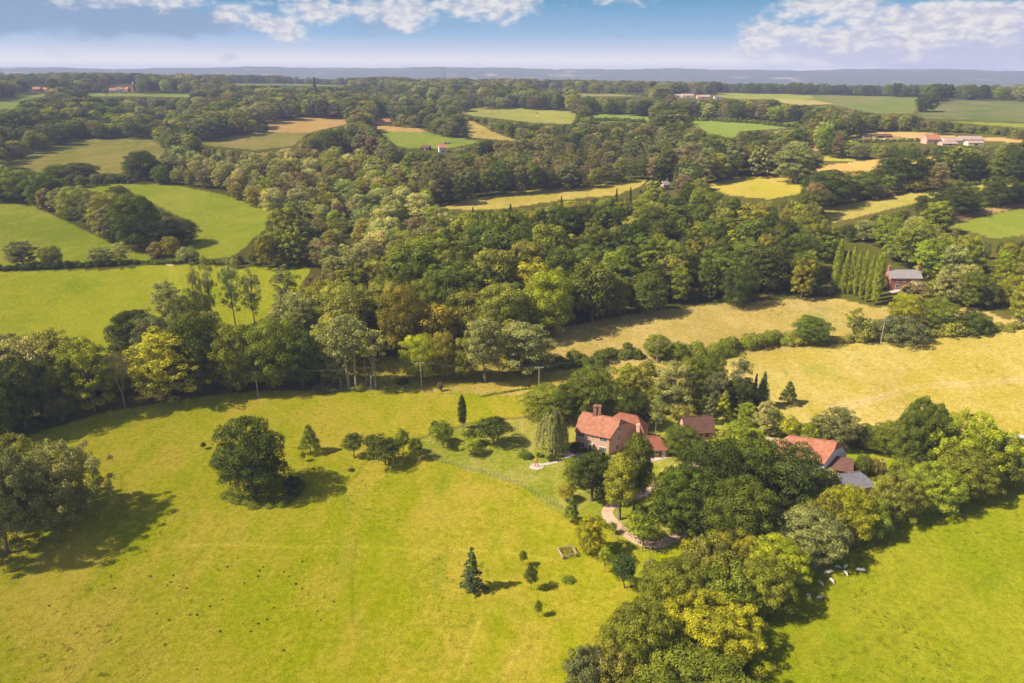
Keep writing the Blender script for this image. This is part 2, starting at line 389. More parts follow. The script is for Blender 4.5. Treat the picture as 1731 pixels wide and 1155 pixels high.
def ground_mat():
    m, nt = newmat('grassland')
    P = nt.n('ShaderNodeNewGeometry').outputs['Position']
    a = nt.n('ShaderNodeAttribute', attribute_name='colA'); b = nt.n('ShaderNodeAttribute', attribute_name='colB')
    st = nt.n('ShaderNodeVectorMath', {0: P, 1: (1., .55, 1.)}, operation='MULTIPLY').outputs[0]
    n1 = nt.noise(st, .028, 5, .6, .6)          # broad patches, tens of metres
    n2 = nt.noise(st, .16, 5, .62, .3)          # patches of a few metres
    n3 = nt.noise(P, .9, 4, .65)                # tussocks
    n4 = nt.noise(P, 3.6, 3, .7)                # blades and litter
    dry = nt.ramp(nt.math('ADD', nt.math('MULTIPLY', n1, .58), nt.math('ADD', nt.math('MULTIPLY', n2, .42), nt.math('MULTIPLY', n3, .22))), .50, .73)
    col = nt.mix(dry, a.outputs['Color'], b.outputs['Color'])
    # rank green growth
    lush = nt.ramp(nt.noise(st, .05, 5, .65, .8), .56, .70)
    col = nt.mix(nt.math('MULTIPLY', lush, .6), col, nt.mix(1., col, (.62, .84, .5), 'MULTIPLY'))
    worn = nt.ramp(nt.noise(st, .019, 6, .68, .5), .5, .66)
    col = nt.mix(nt.math('MULTIPLY', worn, .30), col, nt.mix(1., col, (.86, .78, 1.5), 'MULTIPLY'))
    # coarse tufts grow in loose colonies
    colony = nt.ramp(nt.noise(st, .033, 4, .6, .4), .47, .63)
    tuft = nt.ramp(nt.noise(P, .75, 4, .7), .56, .66)
    keep = a.outputs['Alpha']
    tf = nt.math('MULTIPLY', nt.math('MULTIPLY', tuft, nt.math('ADD', nt.math('MULTIPLY', colony, .8), .16)), keep)
    col = nt.mix(tf, col, nt.mix(1., col, (.45, .52, .5), 'MULTIPLY'))
    straw = nt.ramp(nt.noise(P, .55, 5, .75), .62, .74)
    col = nt.mix(nt.math('MULTIPLY', straw, .4), col, nt.mix(1., col, (1.2, 1.12, 1.4), 'MULTIPLY'))
    fine = nt.math('ADD', nt.math('MULTIPLY', nt.math('ADD', nt.math('MULTIPLY', n3, .7), nt.math('MULTIPLY', n4, 1.2)), 1.15), -.06)
    col = nt.mix(1., col, nt.n('ShaderNodeCombineColor', {0: fine, 1: fine, 2: fine}).outputs[0], 'MULTIPLY')
    # drilled rows in the far crops
    wv = nt.n('ShaderNodeTexWave', {'Vector': P, 'Scale': .07, 'Distortion': 1.2, 'Detail': 3.}, bands_direction='Y').outputs['Fac']
    rows = nt.math('MULTIPLY', nt.math('SUBTRACT', 1., b.outputs['Alpha']), .7)
    col = nt.mix(nt.math('MULTIPLY', rows, wv), col, nt.mix(1., col, (.72, .74, .8), 'MULTIPLY'))
    hh = nt.math('ADD', nt.math('MULTIPLY', n3, .9), nt.math('MULTIPLY', n4, .35))
    hh = nt.math('ADD', hh, nt.math('MULTIPLY', tf, 1.2))
    bp = nt.n('ShaderNodeBump', {'Height': hh, 'Strength': .55, 'Distance': .5})
    p = nt.n('ShaderNodeBsdfDiffuse', {'Color': col, 'Roughness': .9, 'Normal': bp.outputs[0]})
    finish(nt, p.outputs[0]); return m


M['ground'] = ground_mat()
ground = put('ground', npmesh('ground', V, polys, [M['ground']], None,
             {'colA': ('FLOAT_COLOR', 'POINT', colA.reshape(-1, 4)), 'colB': ('FLOAT_COLOR', 'POINT', colB.reshape(-1, 4))}))
ground.data.polygons.foreach_set('use_smooth', np.ones(len(polys), bool))
tag(ground, kind='structure')

# far wooded hills beyond the valley
haz = np.radians(np.linspace(-60, 60, 700)); hD = np.concatenate([np.linspace(4600, 7700, 70), np.linspace(7750, 9400, 12)])
A2, D2 = np.meshgrid(haz, hD)
hx = D2 * np.sin(A2); hy = D2 * np.cos(A2)
hz = hgt(hx, hy) + 0.5 + sstep((D2 - 5600) / 1500) * (3 * np.abs(np.sin(A2 * 180 + D2 / 90)) + RNG.uniform(0, 6, A2.shape))
I2 = np.arange(hx.size).reshape(hx.shape)
p2 = np.stack([I2[:-1, :-1], I2[:-1, 1:], I2[1:, 1:], I2[1:, :-1]], -1).reshape(-1, 4)


def hills_mat():
    m, nt = newmat('far_hills')
    P = nt.n('ShaderNodeNewGeometry').outputs['Position']
    st = nt.n('ShaderNodeVectorMath', {0: P, 1: (1., .5, 3.)}, operation='MULTIPLY').outputs[0]
    f = nt.ramp(nt.noise(st, .0032, 5, .6, .5), .58, .66)
    wd = nt.mix(nt.noise(st, .02, 4, .6), (.035, .05, .022), (.07, .085, .035))
    fd = nt.mix(nt.noise(st, .004, 2, .5), (.16, .2, .06), (.38, .3, .16))
    d = nt.n('ShaderNodeBsdfDiffuse', {'Color': nt.mix(nt.math('MULTIPLY', f, .8), wd, fd)})
    finish(nt, d.outputs[0]); return m


hills = put('hills', npmesh('hills', np.stack([hx, hy, hz], -1).reshape(-1, 3), p2, [hills_mat()]))
tag(hills, kind='structure')


def sheet(name, pts, mat, lift=.05, sub=1.2):
    """a flat patch draped on the ground; pts are world (x, y)"""
    bm = bmesh.new()
    vs = [bm.verts.new((p[0], p[1], 0)) for p in pts]
    bm.faces.new(vs)
    bmesh.ops.triangulate(bm, faces=bm.faces[:])
    for _ in range(6):
        e = [e for e in bm.edges if e.calc_length() > sub * 2]
        if not e: break
        bmesh.ops.subdivide_edges(bm, edges=e, cuts=1)
        bmesh.ops.triangulate(bm, faces=bm.faces[:])
    xy = np.array([v.co[:] for v in bm.verts]); z = hgt(xy[:, 0], xy[:, 1])
    for v, zz in zip(bm.verts, z): v.co.z = zz + lift
    bmesh.ops.recalc_face_normals(bm, faces=bm.faces)
    if sum(f.normal.z for f in bm.faces) < 0: bmesh.ops.reverse_faces(bm, faces=bm.faces)
    me = bpy.data.meshes.new(name); bm.to_mesh(me); bm.free(); me.materials.append(mat)
    return tag(put(name, me), kind='structure')


def strip(name, pix, width, mat, lift=.05, n=24):
    """a track of given width along photo pixels"""
    P = np.array([at(*p)[:2] for p in pix])
    wd = np.array(width if hasattr(width, '__len__') else [width] * len(P), float)
    # Catmull-Rom
    Q = []; Wd = []
    ext = np.vstack([2 * P[0] - P[1], P, 2 * P[-1] - P[-2]])
    for i in range(len(P) - 1):
        a, b, c, d = ext[i:i + 4]
        for t in np.linspace(0, 1, n, endpoint=False):
            Q.append(.5 * (2 * b + (c - a) * t + (2 * a - 5 * b + 4 * c - d) * t * t + (3 * b - a - 3 * c + d) * t ** 3)); Wd.append(wd[i] * (1 - t) + wd[i + 1] * t)
    Q.append(P[-1]); Wd.append(wd[-1]); Q = np.array(Q); Wd = np.array(Wd)
    T = np.gradient(Q, axis=0); T /= np.linalg.norm(T, axis=1, keepdims=True) + 1e-9
    N = np.stack([-T[:, 1], T[:, 0]], 1)
    Wd = Wd * (1 + .06 * np.sin(np.arange(len(Wd)) * .9))
    k = 5
    V = []
    for j in range(k):
        s = (j / (k - 1) - .5)
        xy = Q + N * (Wd * s)[:, None]
        V.append(np.column_stack([xy, hgt(xy[:, 0], xy[:, 1]) + lift]))
    V = np.stack(V, 1); r = len(Q)
    I = np.arange(r * k).reshape(r, k)
    pl = np.stack([I[:-1, :-1], I[:-1, 1:], I[1:, 1:], I[1:, :-1]], -1).reshape(-1, 4)[:, ::-1]
    return tag(put(name, npmesh(name, V.reshape(-1, 3), pl, [mat])), kind='structure')
# ------------------------------------------------------------------ tree templates
def unit(n, rng):
    v = rng.normal(size=(n, 3)); return v / np.linalg.norm(v, axis=1, keepdims=True)


def leaves(P, N, size, rng, var, spread=.75, aspect=.7):
    """kite-shaped leaf sprays at P facing about N -> vertices (n*4,3), var (n)"""
    n = len(P)
    N = N + unit(n, rng) * spread
    N /= np.linalg.norm(N, axis=1, keepdims=True) + 1e-9
    a = np.cross(N, unit(n, rng)); a /= np.linalg.norm(a, axis=1, keepdims=True) + 1e-9
    b = np.cross(N, a)
    s = (size * rng.uniform(.6, 1.35, n))[:, None]
    bend = N * s * rng.uniform(-.25, .25, (n, 1))
    V = np.stack([P - a * s * .5, P + b * s * aspect * rng.uniform(.3, .6, (n, 1)) + bend, P + a * s * .55, P - b * s * aspect * rng.uniform(.3, .6, (n, 1)) + bend], 1)
    return V.reshape(-1, 3), var


def lobed(lobes, nleaf, size, rng, inner=.62, spread=.5, lobe_var=.6):
    """leaves over a set of lobes (x,y,z,r,flat)"""
    L = np.array(lobes, float)
    area = L[:, 3] ** 2
    cnt = np.maximum((nleaf * area / area.sum()).astype(int), 6)
    Vs, vs = [], []
    for l, c in zip(L, cnt):
        d = unit(c, rng); d[:, 2] = np.where(d[:, 2] < -.35, -d[:, 2] * .6, d[:, 2])
        d /= np.linalg.norm(d, axis=1, keepdims=True)
        rr = l[3] * (inner + (1 - inner) * rng.uniform(0, 1, c) ** .5) * (1 + .13 * np.sin(d[:, 0] * 7 + l[0]) * np.sin(d[:, 1] * 6 + l[1] * 3)) + rng.normal(0, .04, c) * l[3]
        P = l[:3] + d * rr[:, None] * np.array([1, 1, l[4]])
        v, va = leaves(P, d, size, rng, np.clip(rng.normal(.5, .2, c) + rng.uniform(-.22, .22) * lobe_var * 2, 0, 1), spread)
        Vs.append(v); vs.append(va)
    return np.concatenate(Vs), np.concatenate(vs)


def dome_lobes(R, zb, zt, n, rl, rng, flat=.8, jit=.18, low=-.55, pw=1.):
    """lobes over an ellipsoidal dome"""
    zc, b = (zb + zt) / 2, (zt - zb) / 2
    out = []
    ph0 = rng.uniform(0, 6.28)
    for i in range(n):
        w = 1 - (i + .5) / n * (1 - low)
        ph = ph0 + i * 2.39996
        s = math.sqrt(max(0, 1 - w * w)) ** pw
        r = rl * rng.uniform(.7, 1.3)
        k = 1 - r / R * .85 + rng.normal(0, jit) * .6
        out.append((R * k * s * math.cos(ph), R * k * s * math.sin(ph), zc + (b - r * flat * .8) * w + rng.normal(0, jit) * b * .3, r, flat))
    for i in range(max(3, n // 6)):
        d = unit(1, rng)[0] * .45
        out.append((R * d[0], R * d[1], zc + b * d[2], rl * 1.25, flat))
    return out


def trunk_mb(h, r, zfork, R, rng, limbs=6, mb=None, lean=.03):
    mb = mb or MB()
    top = Vector((rng.normal(0, lean) * h, rng.normal(0, lean) * h, zfork))
    mb.tube([(0, 0, -.4), (0, 0, .25 * zfork), top * .6 + Vector((0, 0, .0)), top], [r * 1.35, r, r * .85, r * .7], 8)
    for i in range(limbs):
        a = i * 2.4 + rng.uniform(-.4, .4); k = rng.uniform(.45, .8)
        s = top * rng.uniform(.75, 1.)
        e = Vector((R * k * math.cos(a), R * k * math.sin(a), zfork + (h - zfork) * rng.uniform(.35, .8)))
        m = (s + e) / 2 + Vector((0, 0, (h - zfork) * .06))
        mb.tube([s, m, e], [r * .5, r * .32, r * .12], 6)
    return mb


TPL = {}     # name -> dict(crown mesh, trunk mesh, H, R, cb)


def template(name, V, var, mb, Hn, Rn, cb, leaf='leaf', bark='bark'):
    n = len(V) // 4
    q = np.arange(n * 4).reshape(n, 4)
    cm = npmesh(name + '_crown', V, q, [M[leaf]], None, {'var': ('FLOAT', 'FACE', var)})
    tm = mb.mesh(name + '_trunk', M[bark]) if mb else None
    TPL[name] = dict(crown=cm, trunk=tm, H=Hn, R=Rn, cb=cb, V=V, var=var, mb=mb, leaf=leaf, bark=bark)


def R_(seed): return np.random.default_rng(seed)


for i in range(4):                                               # broad oak, low lobed dome
    g = R_(100 + i)
    L = dome_lobes(7.3, .2, 16, 66, 1.9, g, .82, .2, -.88, .7)
    V, va = lobed(L, 27000, .36, g)
    template(f'oak{i}', V, va, trunk_mb(14, .55, 4.5, 6, g, 8), 16, 7.3, .02)
for i in range(2):                                               # close hedge tree, finely leaved
    g = R_(150 + i)
    L = dome_lobes(6.2, .0, 11, 120, 1.25, g, .85, .24, -.85, .75)
    V, va = lobed(L, 46000, .26, g, .55)
    template(f'hedgetree{i}', V, va, trunk_mb(9.5, .4, 2.5, 5, g, 9), 11, 6.2, .0)
for i in range(2):                                               # feathery hedge tree, upright sprays
    g = R_(160 + i)
    L = dome_lobes(6.2, .0, 12, 170, .8, g, 1.25, .3, -.8, .8)
    V, va = lobed(L, 46000, .24, g, .35, .7)
    template(f'feathery{i}', V, va, trunk_mb(10.5, .35, 2.5, 5, g, 11), 12, 6.2, .0)
for i in range(6):                                               # forest tree: full top, fewer leaves
    g = R_(200 + i)
    L = dome_lobes(6.6, .5, 18, 54, [2.0, 1.75, 2.4, 1.5, 1.3, 2.7][i], g, .8, .22, -.8, .7)
    V, va = lobed(L, 10500, [.62, .58, .66, .5, .55, .6][i], g, [.62, .6, .65, .5, .4, .62][i])
    template(f'wood{i}', V, va, trunk_mb(16, .4, 7, 5, g, 5), 18, 6.6, .04)
for i in range(3):                                               # ash: upright, open, many small sprays
    g = R_(300 + i)
    L = dome_lobes(5.2, .9, 18, 92, 1.15, g, .95, .3, -.85, .8)
    V, va = lobed(L, 16000, .37, g, .4, .75)
    template(f'ash{i}', V, va, trunk_mb(16.5, .32, 7, 4.2, g, 11), 18, 5.2, .04, bark='bark')
for i in range(2):                                               # park tree: full crown on a clear stem
    g = R_(350 + i)
    L = dome_lobes(4.6, 3.2, 16, 60, 1.4, g, .9, .2, -.9, .75)
    V, va = lobed(L, 21000, .33, g)
    template(f'stem{i}', V, va, trunk_mb(14.5, .42, 4.4, 3.6, g, 8, lean=.012), 16, 4.6, .2)
for i in range(2):                                               # tall open ash on bare trunks
    g = R_(360 + i)
    L = dome_lobes(5.2, 8, 18, 56, 1.15, g, .9, .35, -.7, .9)
    V, va = lobed(L, 6500, .44, g, .35, .8)
    mb_ = trunk_mb(16.5, .34, 9, 4.2, g, 10)
    for q in (1.7, -1.5): mb_.tube([(q, .4 * q, -.4), (q * 1.2, .4 * q, 5), (q * 1.5, .3 * q, 12)], [.26, .2, .1], 7)
    template(f'bareash{i}', V, va, mb_, 18, 5.2, .42, bark='pale_bark')
for i in range(2):                                               # fluffy sallow / willow scrub
    g = R_(400 + i)
    L = dome_lobes(5.5, .1, 12, 76, 1.25, g, .85, .25, -.85, .75)
    V, va = lobed(L, 13000, .40, g, .5, .7)
    template(f'fluffy{i}', V, va, trunk_mb(10, .3, 3, 4, g, 7), 12, 5.5, .03)
for i in range(3):                                               # small park tree on a clear stem
    g = R_(500 + i)
    L = dome_lobes(2.5, 1.3, 6, 26, .85, g, .85, .28, -.7)
    V, va = lobed(L, 3600, .27, g, .4)
    template(f'small{i}', V, va, trunk_mb(5.4, .12, 1.6, 2, g, 6), 6, 2.5, .2)
for i in range(2):                                               # small tree with a pointed crown
    g = R_(540 + i)
    L = []
    for j in range(30):
        t = (j + .5) / 30; rr = 2.3 * (1 - t) ** .8 + .15
        a = j * 2.4
        L.append((rr * .68 * math.cos(a), rr * .68 * math.sin(a), 1.3 + t * 4.4, .32 + .55 * (1 - t), .75))
    V, va = lobed(L, 3200, .26, g, .4)
    template(f'pointed{i}', V, va, trunk_mb(5.6, .11, 1.6, 1.4, g, 5), 6, 2.3, .18)


def conifer(name, Hn, Rn, tiers, per, size, g, z0, droop=.35, leaf='needle', gap=.5, pw=1., nl=26, lv=(.72, 1.1)):
    P, N = [], []
    mb = MB().tube([(0, 0, -.3), (0, 0, Hn * .5), (0, 0, Hn * .97)], [Rn * .07, Rn * .045, .03], 7)
    for t in range(tiers):
        f = (t + .5) / tiers
        z = z0 + (Hn - z0) * f
        R = Rn * (1 - f) ** pw + .12
        for k in range(per):
            a = k * 6.283 / per + t * 1.1 + g.normal(0, .25); l = R * g.uniform(*lv)
            mb.tube([(0, 0, z), (l * .85 * math.cos(a), l * .85 * math.sin(a), z - droop * l * .55)], [.05, .015], 4)
            n = max(5, int(nl * l / Rn))
            s = g.uniform(.12, 1, n) ** .75
            wd = .3 * l * (1.1 - s)
            off = g.normal(0, 1, n) * wd
            x = s * l * np.cos(a) - off * np.sin(a); y = s * l * np.sin(a) + off * np.cos(a)
            P.append(np.stack([x, y, z - droop * s * s * l + g.normal(0, gap * .25, n)], 1))
            N.append(np.tile([math.cos(a) * .35, math.sin(a) * .35, 1.], (n, 1)))
    P = np.concatenate(P); N = np.concatenate(N)
    V, va = leaves(P, N, size, g, np.clip(g.normal(.5, .2, len(P)), 0, 1), .45)
    template(name, V, va, mb, Hn, Rn, z0 / Hn, leaf)


conifer('spruce0', 15, 3.3, 22, 9, .75, R_(600), .8, nl=22)
conifer('cedar0', 9, 3.3, 9, 7, .42, R_(613), .7, .2, nl=80, pw=.75, lv=(.5, 1.2))
g = R_(620)                                                      # pine: dark clumps in a rounded head
L = dome_lobes(3.4, 4.6, 14, 34, 1.15, g, .6, .35, -.6)
V, va = lobed(L, 6500, .42, g, .3, .8)
template('pine0', V, va, trunk_mb(13, .26, 7, 3, g, 8), 14, 3.4, .3, 'needle')
g = R_(621)                                                      # young round pine
L = dome_lobes(2.6, 1.2, 6.4, 30, .95, g, .8, .2, -.7)
V, va = lobed(L, 5600, .26, g, .35, 1.)
template('roundpine0', V, va, trunk_mb(5.6, .15, 1.6, 2, g, 5), 6.4, 2.6, .18, 'needle')
for i in range(3):                                               # Lombardy poplar
    g = R_(630 + i)
    L = []
    for j in range(46):
        t = (j + .5) / 46; rr = 1.75 * (math.sin(math.pi * min(1, .12 + t * .9)) ** .65)
        a = j * 2.4 + g.normal(0, .3)
        L.append((rr * .6 * math.cos(a), rr * .6 * math.sin(a), 1 + t * 16.4, .62 + rr * .22, 1.7))
    V, va = lobed(L, 6500, .38, g, .4, .7)
    template(f'poplar{i}', V, va, trunk_mb(16, .25, 3, .6, g, 3, lean=.004), 18, 1.9, .04)
g = R_(640)                                                      # clipped-looking column
L = []
for j in range(34):
    t = (j + .5) / 34; rr = 1.15 * (math.sin(math.pi * min(1, .16 + t * .84)) ** .7)
    a = j * 2.4
    L.append((rr * .55 * math.cos(a), rr * .55 * math.sin(a), 1.2 + t * 6.6, .35 + rr * .25, 1.3))
V, va = lobed(L, 4200, .24, g, .4, .6)
template('column0', V, va, trunk_mb(7.5, .12, 1.2, .4, g, 3, lean=.004), 8, 1.25, .14)
g = R_(650)                                                      # weeping willow
Ps, Ns, vv = [], [], []
for j in range(330):
    a = g.uniform(0, 6.283); s = math.sqrt(g.uniform(.03, 1)); x, y = 4.6 * s * math.cos(a), 4.6 * s * math.sin(a)
    zt = 10.2 - 4.3 * s ** 2.2 + .7 * math.sin(a * 5) * s + g.normal(0, .3); ln = g.uniform(2.0, 5.2) * (.4 + .75 * s)
    n = 46
    t = np.linspace(0, 1, n)
    Ps.append(np.stack([x * (1 + .12 * t) + g.normal(0, .16, n), y * (1 + .12 * t) + g.normal(0, .16, n), np.maximum(zt - t * ln, .5)], 1))
    Ns.append(np.tile([math.cos(a), math.sin(a), .45], (n, 1))); vv.append(np.clip(g.normal(.5, .16, n) + g.uniform(-.25, .25), 0, 1))
V, va = leaves(np.concatenate(Ps), np.concatenate(Ns), .34, g, np.concatenate(vv), .5, .45)
V = V.reshape(-1, 4, 3); c = V.mean(1, keepdims=True); d = V - c; d[..., 2] *= 1.9; V = (c + d).reshape(-1, 3)
template('willow0', V, va, trunk_mb(9, .4, 3, 3.4, g, 9), 11., 5.9, .05)
for i in range(3):                                               # shrub, leafy to the ground
    g = R_(700 + i)
    L = dome_lobes(2.3, -.8, 3.2, 26, .85, g, .85, .3, -.45, .8)
    V, va = lobed(L, 3400, .28, g, .4)
    template(f'shrub{i}', V, va, trunk_mb(2.6, .08, .7, 1.4, g, 5), 3.2, 2.3, .0)
for i in range(2):                                               # large bush, finely leaved
    g = R_(760 + i)
    L = dome_lobes(4.2, -1.2, 5.2, 70, .95, g, .85, .3, -.45, .8)
    V, va = lobed(L, 17000, .25, g, .5)
    template(f'bigbush{i}', V, va, trunk_mb(4.2, .12, 1., 2.6, g, 6), 5.2, 4.2, .0)
for i in range(2):                                               # birch-like: thin airy crown, pale stem
    g = R_(720 + i)
    L = dome_lobes(2.3, 2.2, 11, 46, .62, g, 1.25, .4, -.8, 1.2)
    V, va = lobed(L, 3600, .26, g, .2, 1.)
    template(f'birch{i}', V, va, trunk_mb(10.2, .13, 6, 1.4, g, 9, lean=.01), 11, 2.3, .18, bark='pale_bark')
g = R_(740)                                                      # half-dead tree: bare pale branches with a few leaves


def branch(mb, p, d, l, r, depth, tips):
    q = p + d * l
    mb.tube([p, (p + q) / 2 + Vector(g.normal(0, .05 * l, 3)), q], [r, r * .8, r * .55], 5)
    if depth == 0: tips.append(q); return
    for k in range(3 if depth > 1 else 4):
        nd = (d + Vector(g.normal(0, .48, 3)) + Vector((0, 0, .14))).normalized()
        branch(mb, q if k else (p + q) / 2 + (q - p) * .2, nd, l * g.uniform(.55, .85), r * .55, depth - 1, tips)


mb = MB(); tips = []
mb.tube([(0, 0, -.4), (0, 0, 2.5)], [.34, .28], 8)
for k in range(4): branch(mb, Vector((0, 0, 2.2 + k * .5)), Vector((math.cos(k * 1.7) * .45, math.sin(k * 1.7) * .45, 1)).normalized(), 3.7, .2, 3, tips)
TP = np.array([t[:] for t in tips])
P = np.repeat(TP, 7, 0) + g.normal(0, .38, (len(TP) * 7, 3))
V, va = leaves(P, unit(len(P), g), .28, g, np.clip(g.normal(.5, .2, len(P)), 0, 1), 1.)
zt = V[:, 2].max(); rt = np.hypot(V[:, 0], V[:, 1]).max()
template('bare0', V, va, mb, float(zt), float(rt) * .85, .25, bark='pale_bark')

TINT = dict(
    dark=(.112, .140, .016), deep=(.066, .086, .013), mid=(.192, .220, .020), fresh=(.265, .300, .024), yellow=(.330, .335, .016), gold=(.270, .250, .022),
    olive=(.255, .250, .036), grey=(.262, .278, .076), pale=(.385, .375, .115), brown=(.205, .168, .060), blue=(.068, .098, .028), dusk=(.172, .174, .060), lime=(.350, .362, .022))
COUNT = {}
PLACED = []          # (x, y, r) of every tree, so that the woods fill in round them


def pick(kind, rng=random):
    opts = [k for k in TPL if k.rstrip('0123456789') == kind]
    return rng.choice(opts)


def ell_height(top, base, w, dep, cb):
    """height of a crown of pixel width w that shows its top at `top` px above a base `base` px"""
    v = (CY - base) / F
    dl = PITCH - math.atan(v)
    r = w / 2 * dep / F
    tgt = (base - top) * dep / F * math.cos(math.atan(v))
    lo, hi = .3, 60
    for _ in range(40):
        h = (lo + hi) / 2; b = (1 - cb) / 2 * h; zc = (1 + cb) / 2 * h
        e = zc * math.cos(dl) + .93 * math.sqrt((b * math.cos(dl)) ** 2 + (r * math.sin(dl)) ** 2)
        if e < tgt: lo = h
        else: hi = h
    return max(h, .4), r


def jitter_tint(t, k=.1):
    f = 1 + random.uniform(-k, k)
    return tuple(c * f * (1 + random.uniform(-k, k) * .5) for c in TINT[t])


def plant(P, h, r, kind, tint, label, cat='tree', name='tree', group=None, parts=True, tj=.1, rot=None):
    T = TPL[pick(kind)]
    root = thing(name, label, cat, P, random.uniform(0, 6.28) if rot is None else rot, group)
    root.scale = (r / T['R'], r / T['R'] * random.uniform(.92, 1.08), h / T['H'])
    c = put('crown', T['crown'], root)
    c['tint'] = jitter_tint(tint, tj)
    if T['trunk']: put('trunk', T['trunk'], root)
    PLACED.append((P[0], P[1], r))
    return root


def tree(x, base, top, w, kind, tint, label, cat='tree', name='tree', group=None, **k):
    if kind in ('oak', 'hedgetree', 'feathery', 'fluffy', 'shrub', 'bigbush', 'wood', 'ash'):      # the skirt hides the stem foot: it stands further back than the lowest leaves
        base -= w / 2 * math.sin(PITCH - math.atan((CY - base) / F)) * (.12 if kind in ('hedgetree', 'feathery', 'bigbush') else .42)
    P, t = ray(x, base); P = P[0]
    dep = float(proj(P[0], P[1], P[2])[2])
    h, r = ell_height(top, base, w, dep, TPL[pick(kind)]['cb'])
    return plant(P, h, r, kind, tint, label, cat, name, group, **k)
